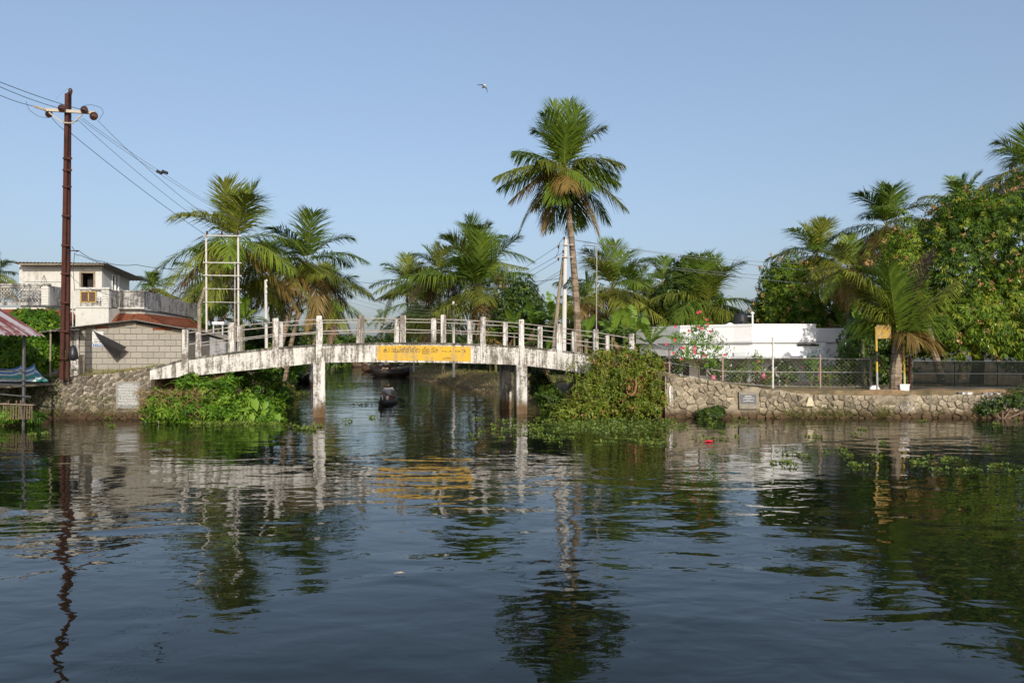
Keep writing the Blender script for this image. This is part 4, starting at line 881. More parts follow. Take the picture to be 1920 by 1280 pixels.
# ------------------------------------------------------------------ white pipe frame (two pole structure) and thin poles on the left
fr_ = thing('pipe_frame', 'tall white two pole pipe frame with crossbars in front of the left palm', 'pole frame', at(417, 690, YFr))
for px, top, bot in ((386.5, 438, 700), (446.5, 433, 700)): MB().tube([at(px+1, bot, YFr), at(px, top, YFr)], .05, 8).build('pole', m_paleconc, fr_)
MB().tube([at(440, 700, YFr+.2), at(440.5, 490, YFr+.2)], .035, 6).build('conduit', m_rail, fr_)
for (py, r_) in ((441.5, .034), (492, .028), (516, .028), (541, .016), (566, .016)): MB().tube([at(381, py, YFr-.1), at(453, py+1, YFr-.1)], r_, 6).build('crossbar', m_paleconc, fr_)
for px in (398, 415, 432):
    for (py0, py1) in ((480, 490), (508, 516)):
        c = at(px, py1, YFr-.1); MB().lathe(c, [(.03, 0), (.05, .03), (.03, .08), (.06, .12), (.04, .18), (.055, .22), (.02, .28)], 8).build('insulator', m_insul, fr_)
    MB().tube([at(px, 516, YFr-.1), at(px+1, 590, YFr-.1)], .012, 4).build('drop_wire', m_wire, fr_)
for px in (388, 416, 446): c = at(px, 440, YFr-.1); MB().lathe(c, [(.03, 0), (.06, .05), (.04, .1), (.06, .14), (.02, .2)], 8).build('insulator', m_insul, fr_)
st = tag(MB().tube([at(373, 690, YFr+.6), at(374, 572, YFr+.6), at(386, 538, YFr+.3)], .10, 7).build('stay_post', m_woodgrey), 'bent buff stay post leaning against the left leg of the pipe frame', 'post')
YT = 46.0; tp = thing('slim_pole', 'slim pale concrete pole behind the left bridge railing', 'utility pole', at(499, 680, YT))
MB().tube([at(500, 685, YT), at(498, 525, YT)], [.10, .075], 8).build('pole', m_paleconc, tp)
for py in (528, 540, 550): c = at(500, py, YT-.1); MB().lathe(c, [(.02, 0), (.05, .03), (.03, .07), (.05, .1), (.02, .14)], 7).build('insulator', m_white, tp)
for k, py in enumerate((528, 540, 550)):
    wire('power_line', 'one of the thin wires strung across the canal from the slim left pole', [at(500, py, YT-.1), at(655, 548+k*9, 60), at(850, 580+k*4, 68)], .5, .010, m_wirel, 'thin wires across the canal')
wire('power_line', 'dark cable crossing the sky gap between the left palms and the centre palms', [at(300, 500, 44), at(480, 522, 50), at(650, 526, 56), at(850, 528, 60), at(1050, 522, 37.4)], .25, .014)

# ------------------------------------------------------------------ tin roofed jetty hut at the left edge
A = at(84, 630, 28.4); Rb = at(0, 577, 31.0) - A; Ea = at(0, 627.5, 26.0) - A
m_tin = streaked_tin(Ea, Rb)
hut = thing('tin_hut', 'open boat shelter at the left edge with a rust streaked tin roof', 'shelter', at(44, 765, 27.6))
corrugated(A + Ea*2.6, A, A + Ea*2.6 + Rb*1.5, A + Rb*1.5, 26, .03, 'roof_sheet', m_tin, hut)
for (px, Y, y0, y1) in ((44, 27.7, 628, 800), (-90, 29.5, 590, 780)): MB().tube([at(px, y1, Y), at(px+1, y0, Y)], .055, 7).build('post', m_darksteel, hut)
for (y0, y1, x1) in ((690, 697, 48), (708, 713, 46), (722, 722, 46), (735, 744, 58)): MB().tube([at(-80, y0-4, 27.5), at(x1, y1, 27.6)], .03, 6).build('rail', m_darksteel, hut)
MB().b(ax(-90, 29.4), ax(58, 29.4), 28.2, 30.95, 1.36, 1.44).build('deck', m_woodgrey, hut)
fn = thing('stick_fence', 'low picket of bamboo sticks under the tin roof at the waterline', 'fence', at(40, 770, 27.4)); rr = random.Random(3)
for i in range(17):
    px = -20 + i*5; MB().tube([at(px, 786, 27.4), at(px+rr.uniform(-2.5, 2.5), 752+rr.uniform(-4, 7)+i*.15, 27.4)], .022, 5).build('stick', m_bark, fn)
MB().tube([at(-30, 756, 27.34), at(64, 759, 27.34)], .02, 5).build('rail', m_woodgrey, fn)
# striped tarpaulin
YTa = 30.0; tarp = thing('tarpaulin', 'blue green and white striped tarpaulin draped in peaks on the left bank', 'tarpaulin', at(40, 708, YTa))
rid = [(-30, 686), (0, 690), (18, 692), (33, 687), (42, 682), (47, 692), (55, 687), (63, 682), (70, 690), (80, 706)]
m_t = [plain('tarp_blue', (.05, .17, .36), .6, .15), plain('tarp_green', (.05, .27, .22), .6, .15), plain('tarp_white', (.62, .64, .62), .6, .1)]
vs, fs, ms = [], [], []; nv = 7
for i, (px, py) in enumerate(rid):
    for j in range(nv+1):
        v = j/nv; a = at(px, py, YTa+.5); b = at(px+(8 if i > 6 else 0), 715, YTa-.5); p = a.lerp(b, v); p.y -= .12*math.sin(3*v+i*1.7); vs.append(p)
for i in range(len(rid)-1):
    for j in range(nv): k = i*(nv+1)+j; fs.append((k, k+1, k+nv+2, k+nv+1)); ms.append([0, 2, 0, 2, 1, 1, 2][j] if i < 7 else [1, 0, 2, 0, 1, 2, 1][(j+i) % 7])
tm = MB(); tm.v, tm.f, tm.m = [tuple(v) for v in vs], fs, ms; tm.build('cloth', m_t, tarp)
for px, py in ((42, 682), (63, 682)): MB().tube([at(px, 716, YTa+.6), at(px, py-1, YTa+.6)], .03, 6).build('prop_stick', m_wood, tarp)
tag(MB().tube([at(94, 712, 33.2), at(95, 618, 33.2)], .035, 6).build('thin_post', m_woodgrey), 'thin pale post under the shed eave left of the steel pole', 'post')

# ------------------------------------------------------------------ centre: poles by the tall palm
YC = 37.6; cp = thing('concrete_pole', 'white painted concrete utility pole with two crossarms beside the tall palm', 'utility pole', at(1057, 680, YC))
MB().tube([at(1056.5, 690, YC), at(1060.5, 447, YC)], [.12, .095], 9).build('pole', m_paleconc, cp)
for py in (459, 482): MB().tube([at(1045, py-.5, YC-.14), at(1075, py+.5, YC-.14)], .03, 6).build('crossarm', m_galv, cp)
for px, py in ((1047, 462), (1070, 462), (1047, 485), (1071, 485), (1058, 446), (1056, 471)): c = at(px, py, YC-.18); MB().lathe(c, [(.02, -.1), (.05, -.07), (.03, -.03), (.06, 0), (.03, .05)], 8).build('insulator', m_insul, cp)
mb = MB().tube([at(1060, 536, YC-.1), at(1064, 527, YC-.3), at(1069, 522, YC-.5)], .025, 6); mb.build('lamp_arm', m_darksteel, cp); MB().ball(at(1070, 521, YC-.55), .09, 9, 6, 0, (1, 1.2, .6)).build('street_lamp', m_darksteel, cp)
MB().lathe(at(1060, 541, YC-.15), [(.02, 0), (.08, .03), (.09, .16), (.05, .22), (.02, .25)], 8).build('switch_box', m_darksteel, cp)
tag(MB().tube([at(1034, 690, YC+.5), at(1047, 560, YC+.3), at(1057, 478, YC+.1)], [.11, .09, .07], 8).build('stay_pole', m_woodgrey), 'brown wooden stay pole leaning against the white concrete pole', 'post')
G_ = 'wires from the white concrete pole over the canal'
for k, (p0, p1, Y1_) in enumerate((((1046, 461), (820, 592), 68), ((1056, 473), (735, 636), 60), ((1047, 487), (760, 640), 62), ((1055, 505), (850, 612), 66), ((1054, 512), (775, 640), 80))):
    wire('power_line', 'one of the wires fanning left and down from the white concrete pole', [at(*p0, YC-.18), at(*p1, Y1_)], .25, .011, m_wire, G_)
for k, (p0, p1) in enumerate((((1062, 447), (1500, 494)), ((1074, 450), (1600, 512)), ((1073, 472), (1480, 518)), ((1073, 477), (1640, 540)))):
    wire('power_line', 'one of the thin wires running right from the white concrete pole towards the mango trees', [at(*p0, YC-.1), at(*p1, 46)], .22, .010, m_wirel, 'wires from the white concrete pole to the right')
wire('drop_cable', 'black cable hanging in a curve beside the top of the white concrete pole', [at(1056, 446, YC-.2), at(1049, 455, YC-.2), at(1047, 472, YC-.2), at(1040, 484, YC-.2)], .02, .012, None, None, 5)
YA = 36.5; an = thing('antenna_mast', 'thin mast with a television antenna above the right end of the bridge', 'antenna', at(1118, 660, YA))
MB().tube([at(1118, 665, YA), at(1119, 461, YA)], .028, 6).build('mast', m_rail, an); MB().tube([at(1119, 462, YA), at(1094, 460, YA)], .018, 5).build('boom', m_darksteel, an)
el = MB()
for i in range(5): c = at(1095+i*3, 460, YA); el.tube([c+Vector((0, 0, -.03)), c+Vector((0, 0, .2))], .006, 4)
el.tube([at(1094+3.2*math.cos(k*.8), 464+3.2*math.sin(k*.8), YA) for k in range(9)], .01, 4); el.tube([at(1097, 463, YA), at(1103, 474, YA), at(1113, 478, YA)], .008, 4); el.build('elements', m_darksteel, an)
for (px, py0, py1, Y, lb) in ((850, 565, 703, 68.0, 'pale concrete post on the grassy right canal bank under the yellow sign'), (775, 596, 693, 97.0, 'farther pale post on the right canal bank near the moored boats')):
    q = thing('canal_post', lb, 'utility pole', at(px, py1, Y)); MB().tube([at(px+1, py1+4, Y), at(px, py0, Y)], [.13, .10], 8).build('pole', m_paleconc, q); MB().tube([at(px-6, py0+6, Y-.12), at(px+7, py0+6, Y-.12)], .03, 5).build('crossarm', m_galv, q)
tag(MB().tube([at(584, 730, 66), at(583.5, 680, 66)], .16, 8).build('mooring_post', m_bridge), 'white mooring post with a rusty foot standing in the canal left of the near pier', 'post')

# ------------------------------------------------------------------ right bank: white flat roofed house
YH = 42.0; wh = thing('flat_roof_house', 'bright white single storey flat roofed house behind the wire fence', 'house', (14.5, 45, 1.1))
zt_, zm, zl, ze = az(607, YH), az(642, YH), az(667, YH), az(672, YH)
xc0, xc1, xr1 = ax(1410, YH), ax(1530, YH), ax(1586, 43.2)
xl0 = ax(1275, 44.2); xcm = ax(1376, 42.6)
MB().slab([(xl0, 44.2), (xcm, 42.6), (xc0, YH), (xc1, YH), (xc1, 48), (7.7, 48)], zm, zt_).build('parapet', m_white, wh)
MB().slab([(xl0+.15, 44.4), (xcm+.05, 42.8), (xc0+.1, YH+.18), (xc1+.6, YH+.18), (xc1+.6, 47.8), (7.9, 47.8)], zl, zm-.002).build('parapet_base', m_white, wh)
for (p, q) in (((xl0, 44.2), (xcm, 42.6)), ((xcm, 42.6), (xc0, YH)), ((xc0, YH), (xc1, YH))):
    a, b = Vector((*p, 0)), Vector((*q, 0)); d = (b-a).normalized(); n = Vector((d.y, -d.x, 0)); L_ = (b-a).length
    for z, h_ in ((zt_-.06, .06), (zm+.1, .035)): c = (a+b)/2 + n*.018; MB().ob((c.x, c.y, z), (L_/2-.004, .016, h_), d, n).build('moulding', m_white, wh)
MB().b(xc1+.003, xr1, 43.2, 47, az(641, 43.2), az(615, 43.2)).build('parapet', m_white, wh)
MB().b(xc1+.02, ax(1571, 43.4), 43.4, 47, 1.0, az(641, 43.2)-.002).build('wall', m_white, wh)
MB().b(ax(1497, YH), ax(1537, YH), YH+.08, YH+.17, az(648, YH), az(645, YH)).build('dark_slot', m_dark, wh)
MB().slab([(xl0-.5, 43.3), (xcm-.3, 42.2), (xc0-.3, YH-.75), (ax(1542, YH), YH-.75), (ax(1542, YH), 44), (xl0-.5, 46)], ze, zl-.002).build('eave_slab', m_white, wh)
MB().b(ax(1372, 42.4), ax(1394, 42.4), 42.0, 42.3, az(667.5, 42.3), az(661, 42.3)).build('eave_box', m_greywall, wh)
# facade with arches, under the eave
m_fac = weathered('pale_facade', (0.78, 0.78, 0.74), (0.4, 0.4, 0.36), .1, .3, None, 5)
def arch_wall(x0, x1, ya, yb, z0, z1, arches, name):
    mb = MB(); xs_ = [x0]
    for (c, r_, zs) in arches:
        mb.b(xs_[-1], c-r_, ya, yb, z0, z1); n = 12; pts = [(c+r_*math.cos(math.pi*(1-i/n)), zs+r_*math.sin(math.pi*(1-i/n))) for i in range(n+1)]
        for (p, q) in zip(pts[:-1], pts[1:]): mb.prism([p, q, (q[0], z1), (p[0], z1)], ya, yb)
        xs_.append(c+r_)
    mb.b(xs_[-1], x1, ya, yb, z0, z1); return mb.build(name, m_fac, wh)
zc = ze-.01; YWl = YH+.55
arch_wall(ax(1402, YWl), ax(1530, YWl), YWl, YWl+.22, .9, zc, [(ax(1466, YWl), .92, az(716, YWl)+.25)], 'arcade_wall')
arch_wall(ax(1275, 44.9), ax(1404, 44.9)-.005, 44.9, 45.1, .9, zc, [(ax(1392, 44.9)-.15, .42, az(700, 44.9))], 'wall')
MB().b(ax(1270, 46.8), ax(1535, 46.8), 46.8, 47, .9, zc).build('back_wall', m_greywall, wh)
MB().b(ax(1402, YWl)+.2, ax(1429, YWl), YWl-.035, YWl-.003, .95, zc-.4).build('pilaster', m_fac, wh)
for z in np.arange(1.1, 2.2, .16): MB().b(ax(1403, YWl)+.3, ax(1428, YWl)-.02, YWl-.045, YWl-.0352, z, z+.12).build('facing_course', m_fac, wh)
for (a, b) in ((1309, 1323), (1328, 1341)):
    x0, x1, z0, z1 = ax(a, 44.9), ax(b, 44.9), az(704, 44.9), az(681, 44.9)
    wn = MB().b(x0-.06, x1+.06, 44.85, 44.895, z1, z1+.07).b(x0-.06, x1+.06, 44.85, 44.895, z0-.07, z0).b(x0-.06, x0, 44.85, 44.895, z0, z1).b(x1, x1+.06, 44.85, 44.895, z0, z1).build('window', m_white, wh)
    MB().b(x0, x1, 44.87, 44.893, z0, z1).build('pane', m_glass, wn)
MB().b(ax(1280, 44.9), ax(1292, 44.9), 44.86, 44.895, .95, az(682, 44.9)).build('door', m_dark, wh)
MB().lathe((ax(1374, 44), 44.6, zt_), [(.28, 0), (.25, .08), (.1, .16), (.02, .18)], 10).build('roof_cowl', m_white, wh)
# roof tank and pipe
YTk = 46.0; tk = thing('water_tank', 'black ribbed plastic water tank standing on the white house roof', 'water tank', (ax(1389, YTk), YTk, zt_))
prf = [(.0, 0), (.40, 0)]
for i in range(6): z = .03 + i*.11; prf += [(.415, z), (.43, z+.02), (.43, z+.07), (.415, z+.09)]
prf += [(.40, .72), (.25, .80), (.12, .82), (.12, .88), (0, .89)]
MB().lathe((ax(1389, YTk), YTk, zt_-.02), prf, 20).build('tank_body', m_black, tk, True)
pp = thing('vent_pipe', 'white capped pipe beside the black roof tank', 'pipe', (ax(1411, 44.5), 44.5, zt_))
MB().tube([at(1411, 612, 44.5), at(1411, 588, 44.5)], .05, 8).build('pipe', m_white, pp); MB().tube([at(1411, 593, 44.5), at(1402, 593, 44.8)], .03, 6).build('side_arm', m_white, pp); MB().lathe(at(1411, 588, 44.5), [(.11, 0), (.11, .05), (.04, .1)], 8).build('cap', m_white, pp)
# far gable seen through the bananas
q = thing('distant_house', 'small pale gabled house glimpsed behind the bananas right of the white house', 'house', at(1592, 640, 60)); x0, x1 = ax(1577, 60), ax(1608, 60)
MB().b(x0+.1, x1-.1, 60, 64, .8, az(606, 60)).build('wall', m_greywall, q); MB().prism([(x0-.1, az(607, 60)), (x1+.1, az(606, 60)), (ax(1596, 60), az(595, 60)), (ax(1588, 60), az(596, 60))], 59.8, 64).build('roof', m_white, q)

# ------------------------------------------------------------------ right bank: wire fence
YFe = 34.0; fe = thing('wire_fence', 'rusty posted wire mesh fence along the top of the right bank wall', 'fence', at(1449, 722, YFe))
m_rpost = plain('pinkish_fence_post', (.34, .22, .19), .8, .2, 7)
posts = [(1255, 654, 706), (1355, 668, 716), (1449, 632, 724), (1538, 664, 724), (1632, 674, 726)]
ftop = prof([(1225, 643), (1255, 655), (1355, 669), (1449, 671), (1632, 673)]); fbot = prof([(1225, 690), (1255, 700), (1355, 716), (1449, 724), (1632, 725)]); fmid = prof([(1225, 676), (1255, 680), (1355, 696), (1449, 697), (1632, 698)])
for px, a, b in posts: MB().tube([at(px, b+6, YFe), at(px, a, YFe)], .05 if px == 1449 else .04, 6).build('fence_post', m_galv if px == 1449 else m_rpost, fe)
for fn_, r_ in ((ftop, .012), (fmid, .014), (fbot, .010)): MB().tube([at(px, float(fn_(px)), YFe-.02) for px in (1225, 1255, 1355, 1449, 1540, 1632)], r_, 4).build('strand', m_galv, fe)
V, Fq = [], []
x0, x1 = ax(1225, YFe), ax(1632, YFe); sp = .2; topz = lambda x: az(float(ftop(960+x*F/YFe)), YFe); botz = lambda x: az(float(fbot(960+x*F/YFe)), YFe)
x = x0 - 1.5
while x < x1:
    for sgn in (1, -1):
        pts = []
        for i in range(9):
            u = i/8*1.35; xx = x + (u if sgn > 0 else 1.35-u); 
            if x0 <= xx <= x1:
                pts.append((xx, u))
        if len(pts) > 1:
            for (xa_, ua), (xb_, ub) in zip(pts[:-1], pts[1:]):
                za, zb2 = botz(xa_)+ua*(topz(xa_)-botz(xa_))/1.35, botz(xb_)+ub*(topz(xb_)-botz(xb_))/1.35
                k = len(V); w_ = .0016; V += [(xa_-w_, YFe+.004*sgn, za), (xa_+w_, YFe+.004*sgn, za), (xb_+w_, YFe+.004*sgn, zb2), (xb_-w_, YFe+.004*sgn, zb2)]; Fq.append((k, k+1, k+2, k+3))
    x += sp
o = link('wire_mesh', np_mesh('wire_mesh', np.array(V), np.array(Fq), m_galv), fe); o['kind'] = 'stuff'
gt = thing('iron_gate', 'dark iron barred gate at the right end of the wire fence', 'gate', at(1620, 724, YFe+.1)); YG = YFe+.15
for i in range(9): px = 1607 + i*3.1; MB().tube([at(px, 725, YG), at(px, 675, YG)], .014, 4).build('bar', m_darksteel, gt)
MB().tube([at(1604, 674, YG), at(1634, 674, YG)], .025, 5).build('top_rail', m_darksteel, gt); MB().tube([at(1604, 724, YG), at(1634, 724, YG)], .025, 5).build('bottom_rail', m_darksteel, gt); MB().tube([at(1634, 730, YG), at(1634, 668, YG)], .045, 6).build('gate_post', m_darksteel, gt)
# dark netting further right
nf = thing('net_fence', 'dark shade net fence under the big mango tree on the right bank', 'fence', at(1800, 728, 33.6)); YN = 33.6
m_net = plain('shade_net', (.010, .013, .011), .9, .3, 3, 0, 0, .05)
nm = MB(); x0, x1, z0, z1 = ax(1713, YN), ax(2150, YN), az(727, YN), az(677, YN); k = int((x1-x0)/.05)
for i in range(k): xx = x0+(x1-x0)*i/k; nm.add([(xx, YN+.02, z0), (xx+.03, YN+.02, z0), (xx+.03, YN+.02, z1), (xx, YN+.02, z1)], [(0, 1, 2, 3)])
for i in range(24): zz = z0+(z1-z0)*i/24; nm.add([(x0, YN+.024, zz), (x1, YN+.024, zz), (x1, YN+.024, zz+.026), (x0, YN+.024, zz+.026)], [(0, 1, 2, 3)])
nm.build('net', m_net, nf, kind='stuff')
MB().tube([at(1706, 735, YN), at(1706, 668, YN)], .07, 6).build('post', m_rust, nf)
for px in (1790, 1870, 1950): MB().tube([at(px, 735, YN+.08), at(px, 674, YN+.08)], .035, 6).build('post', m_darksteel, nf)
for py in (677, 700, 726): MB().tube([at(1708, py, YN-.02), at(2150, py+1, YN-.02)], .009, 4).build('strand', m_wirel, nf)

# ------------------------------------------------------------------ right bank: signboard, posts, litter
YB_ = 31.95; sb = thing('signboard', 'faded yellow board on a black and yellow banded post beside the young palm', 'signboard', at(1645, 735, YB_))
MB().prism([(ax(1643, YB_), az(635, YB_)), (ax(1670, YB_), az(634, YB_)), (ax(1669, YB_), az(610, YB_)), (ax(1643, YB_), az(609, YB_))], YB_-.05, YB_-.02).build('board', weathered('board_yellow', (.50, .29, .03), (.24, .22, .20), .80, .5, None, 4), sb)
MB().tube([at(1670, 635, YB_-.03), at(1664, 602, YB_-.03)], .03, 5).build('brace', m_yellow, sb)
m_bk = plain('black_band', (.03, .03, .03), .7, .2); m_gy = plain('grey_band', (.32, .32, .30), .7, .2); m_yl = plain('yellow_band', (.55, .36, .05), .7, .2)
for (a, b, mm) in ((733, 697, m_gy), (697, 678, m_yl), (678, 658, m_bk), (658, 612, m_yl)): MB().tube([at(1645+(733-a)*-.02, a, YB_), at(1645+(733-b)*-.02, b, YB_)], .045, 7).build('post_band', mm, sb)
y2 = thing('banded_post', 'yellow post standing in the white foam box right of the young palm', 'post', at(1696, 732, 32.5))
for (a, b, mm) in ((733, 700, plain('pale_yellow_band', (.50, .43, .22), .7, .2)), (700, 652, m_yl)): MB().tube([at(1696.5-(733-a)*.03, a, 32.5), at(1696.5-(733-b)*.03, b, 32.5)], .045, 7).build('post_band', mm, y2)
bx = thing('foam_box', 'white foam box on the ground at the foot of the yellow post', 'box', at(1693, 738, 32.1)); c = at(1693, 738, 32.1)
MB().add([(c.x+a*(.19 if z else .165), c.y+b*.16, c.z+z*.36) for z in (0, 1) for a, b in ((-1, -1), (1, -1), (1, 1), (-1, 1))], [(0, 3, 2, 1), (0, 1, 5, 4), (1, 2, 6, 5), (2, 3, 7, 6), (3, 0, 4, 7), (4, 5, 6, 7)]).build('box_body', m_foam, bx)
MB().b(c.x-.205, c.x+.205, c.y-.175, c.y+.175, c.z+.361, c.z+.40).build('rim', m_foam, bx); MB().b(c.x-.186, c.x+.186, c.y-.17, c.y-.155, c.z+.17, c.z+.185).build('groove', m_greywall, bx)
def lump(name, label, cat, px, py, Y, r, sq, mat, jit=.18, n=9):
    t = tag(MB().ball(at(px, py, Y), r, n, 6, 0, sq, jit).build(name, mat, None, False), label, cat); return t
lump('plastic_bag', 'crumpled white plastic bag beside the banded signboard post', 'bag', 1640, 729, 32.9, .19, (1.1, .8, .8), m_foam)
lump('plastic_bag', 'smaller greyish bag tucked behind the young palm trunk', 'bag', 1662, 731, 33.0, .15, (1.1, .8, .6), m_foam)
for (px, py, w_, lb) in ((1810, 737, .32, 'grey stone slab lying on the wall top under the mango tree'), (1858, 738, .40, 'pale stone slab farther right on the dark wall top')):
    rr = random.Random(px); p = at(px, py, 31.7); n = 8; pl_ = [(p.x+w_*math.cos(2*math.pi*i/n)*rr.uniform(.8, 1.15), p.y+.2*math.sin(2*math.pi*i/n)*rr.uniform(.8, 1.2)) for i in range(n)]
    tag(MB().slab(pl_, p.z-.05, p.z+.05).build('stone_slab', m_post), lb, 'stone')

# ------------------------------------------------------------------ boats and the rower
def hull(mb, c, d, L_, W_, H_, bowup, sternup, z0=-.12, n=14, tip=.03, sq=1.0, mi=0, flat=0.55):
    """open boat: c middle, d unit heading to the bow; rings of keel, chine and gunwale, with an inner skin"""
    c = Vector(c); d = Vector(d).normalized(); s_ = Vector((d.y, -d.x, 0)); prevo = None; rows = []
    for i in range(n+1):
        u = -1 + 2*i/n; e = abs(u)**2.2; wd = W_/2*max(tip, (1-abs(u)**2.4)**.75*sq); rise = (bowup if u > 0 else sternup)*e**1.3
        ctr = c + d*(u*L_/2); k = z0 + rise*.75; g = H_ + rise
        rows.append([ctr+s_*wd+Vector((0, 0, g)), ctr+s_*wd*.93+Vector((0, 0, k+(g-k)*.45)), ctr+s_*wd*flat+Vector((0, 0, k)), ctr-s_*wd*flat+Vector((0, 0, k)), ctr-s_*wd*.93+Vector((0, 0, k+(g-k)*.45)), ctr-s_*wd+Vector((0, 0, g)),
                     ctr-s_*wd*.86+Vector((0, 0, g)), ctr-s_*wd*.5+Vector((0, 0, k+.06)), ctr+s_*wd*.5+Vector((0, 0, k+.06)), ctr+s_*wd*.86+Vector((0, 0, g))])
    m_ = 10; vs = [p for r_ in rows for p in r_]; fs = [(i*m_+k, i*m_+(k+1) % m_, (i+1)*m_+(k+1) % m_, (i+1)*m_+k) for i in range(n) for k in range(m_)]
    fs += [tuple(range(m_)), tuple(range(n*m_, (n+1)*m_))]; mb.add(vs, fs, mi); return rows
YBo = 41.0; hd = Vector((.03, -1, 0)).normalized(); bc = Vector((ax(727.5, YBo), YBo, 0)); CN = bc
cn = thing('canoe', 'dark wooden canoe coming head on out of the canal with a rower', 'boat', bc)
mb = MB(); hull(mb, bc, hd, 5.2, .80, .20, .14, .16, -.12, 18); mb.build('hull', m_hull, cn, True)
MB().tube([bc+hd*2.56+Vector((0, 0, -.05)), bc+hd*2.64+Vector((0, 0, .32)), bc+hd*2.60+Vector((0, 0, .52))], [.05, .05, .03], 6).build('stem_post', m_hull, cn)
MB().ob(bc-hd*.2+Vector((0, 0, .16)), (.36, .12, .015), Vector((1, 0, 0)), Vector((0, 1, 0))).ob(bc+hd*1.3+Vector((0, 0, .17)), (.26, .08, .015), Vector((1, 0, 0)), Vector((0, 1, 0))).build('thwart', m_wood, cn)
for dx, mm in ((-.13, 1), (.15, 1)): lump('bailing_bag', ('pale bag on the left of the bow inside the canoe' if dx < 0 else 'pale turquoise bag on the right of the bow inside the canoe'), 'bag', 960+(bc.x+dx)*F/(YBo-1.2), HZ-(.36-CH)*F/(YBo-1.2), YBo-1.2, .10, (.8, .8, 1.3), plain('pale_turquoise', (.45, .62, .56), .6, .1), .1, 8)
# the rower: one continuous skinned body, seated, facing the camera
def skin_body(name, verts, edges, radii, mat, parent, levels=1, root=0):
    me = bpy.data.meshes.new(name); me.from_pydata([tuple(v) for v in verts], edges, []); o = bpy.data.objects.new(name, me); COL.objects.link(o)
    sm_ = o.modifiers.new('skin', 'SKIN'); sm_.use_smooth_shade = True
    for i, r_ in enumerate(radii): me.skin_vertices[0].data[i].radius = (r_, r_) if not isinstance(r_, tuple) else r_
    me.skin_vertices[0].data[root].use_root = True
    s2_ = o.modifiers.new('sub', 'SUBSURF'); s2_.levels = levels; s2_.render_levels = levels
    dg = bpy.context.evaluated_depsgraph_get(); dg.update(); m2 = bpy.data.meshes.new_from_object(o.evaluated_get(dg)); bpy.data.objects.remove(o); m2.materials.clear(); m2.materials.append(mat)
    return m2
sx = bc - hd*.25; P = lambda x, y, z: Vector((sx.x+x, sx.y-y, z))       # x right in the picture, y towards the camera
man = thing('person', 'man in a grey short sleeved shirt paddling the canoe, looking ahead', 'person', P(0, 0, .22))
J = {'pel': P(0, 0, .30), 'wa': P(0, .03, .50), 'ch': P(0.01, .08, .70), 'nk': P(.01, .10, .85), 'hd': P(.0, .15, .99), 'ht': P(0, .15, 1.07),
     'lsh': P(-.19, .09, .77), 'lel': P(-.30, .14, .53), 'lwr': P(-.10, .36, .50), 'lh': P(-.03, .40, .49), 'rsh': P(.20, .09, .78), 'rel': P(.36, .16, .58), 'rwr': P(.38, .38, .42), 'rh': P(.385, .43, .39),
     'lhp': P(-.11, .04, .28), 'lkn': P(-.30, .42, .44), 'lan': P(-.16, .55, .12), 'lft': P(-.14, .70, .08), 'rhp': P(.11, .04, .28), 'rkn': P(.30, .42, .44), 'ran': P(.16, .55, .12), 'rft': P(.14, .70, .08)}
rad = dict(pel=.13, wa=.115, ch=.14, nk=.055, hd=.085, ht=.07, lsh=.065, lel=.042, lwr=.03, lh=.035, rsh=.065, rel=.042, rwr=.03, rh=.035, lhp=.10, lkn=.06, lan=.04, lft=.035, rhp=.10, rkn=.06, ran=.04, rft=.035)
E = [('pel', 'wa'), ('wa', 'ch'), ('ch', 'nk'), ('nk', 'hd'), ('hd', 'ht'), ('ch', 'lsh'), ('lsh', 'lel'), ('lel', 'lwr'), ('lwr', 'lh'), ('ch', 'rsh'), ('rsh', 'rel'), ('rel', 'rwr'), ('rwr', 'rh'), ('pel', 'lhp'), ('lhp', 'lkn'), ('lkn', 'lan'), ('lan', 'lft'), ('pel', 'rhp'), ('rhp', 'rkn'), ('rkn', 'ran'), ('ran', 'rft')]
ks = list(J); me = skin_body('body', [J[k] for k in ks], [(ks.index(a), ks.index(b)) for a, b in E], [rad[k] for k in ks], m_skin, man, 2)
pd0, pd1 = P(-.02, .41, .51), P(.62, .62, .26); pax = (pd1-pd0).normalized()
import bmesh
bm_ = bmesh.new(); bm_.from_mesh(me); ex = MB()
for (h_, wr) in (('lh', 'lwr'), ('rh', 'rwr')):            # five bent fingers round the shaft
    c = J[h_]; dn = (J[h_]-J[wr]).normalized(); n_ = pax.cross(dn).normalized()
    for k in range(4):
        b0 = c + pax*(.026*(k-1.5)); q = (.9, 1.0, .97, .8)[k]
        ex.tube([b0, b0+dn*.035*q+n_*.02, b0+dn*.055*q-n_*.012, b0+dn*.03*q-n_*.035], [.011, .011, .009, .007], 5)
    b0 = c - pax*.045; ex.tube([b0-dn*.01, b0+dn*.02-n_*.02, b0+dn*.04-n_*.03+pax*.02], [.013, .011, .008], 5)
hc = J['hd']; ex.tube([hc+Vector((0, -.075, .02)), hc+Vector((0, -.105, -.01)), hc+Vector((0, -.085, -.025))], [.012, .016, .010], 6)
for s_ in (-1, 1): ex.ball(hc+Vector((s_*.088, .01, .0)), .022, 6, 5, 0, (.45, .8, 1.2))
tmp = ex.mesh('tmp', m_skin, True); bm_.from_mesh(tmp); bm_.to_mesh(me); bm_.free(); me.polygons.foreach_set('use_smooth', [True]*len(me.polygons)); body = link('body', me, man)
for s_ in (-1, 1): MB().ball(hc+Vector((s_*.032, -.078, .028)), .012, 6, 4, 0, (1.2, .5, .7)).build('eye', m_hair, man)
MB().tube([hc+Vector((-.03, -.083, -.045)), hc+Vector((.03, -.083, -.045))], .007, 5).build('mouth', plain('dark_lip', (.10, .035, .03), .5, .1), man)
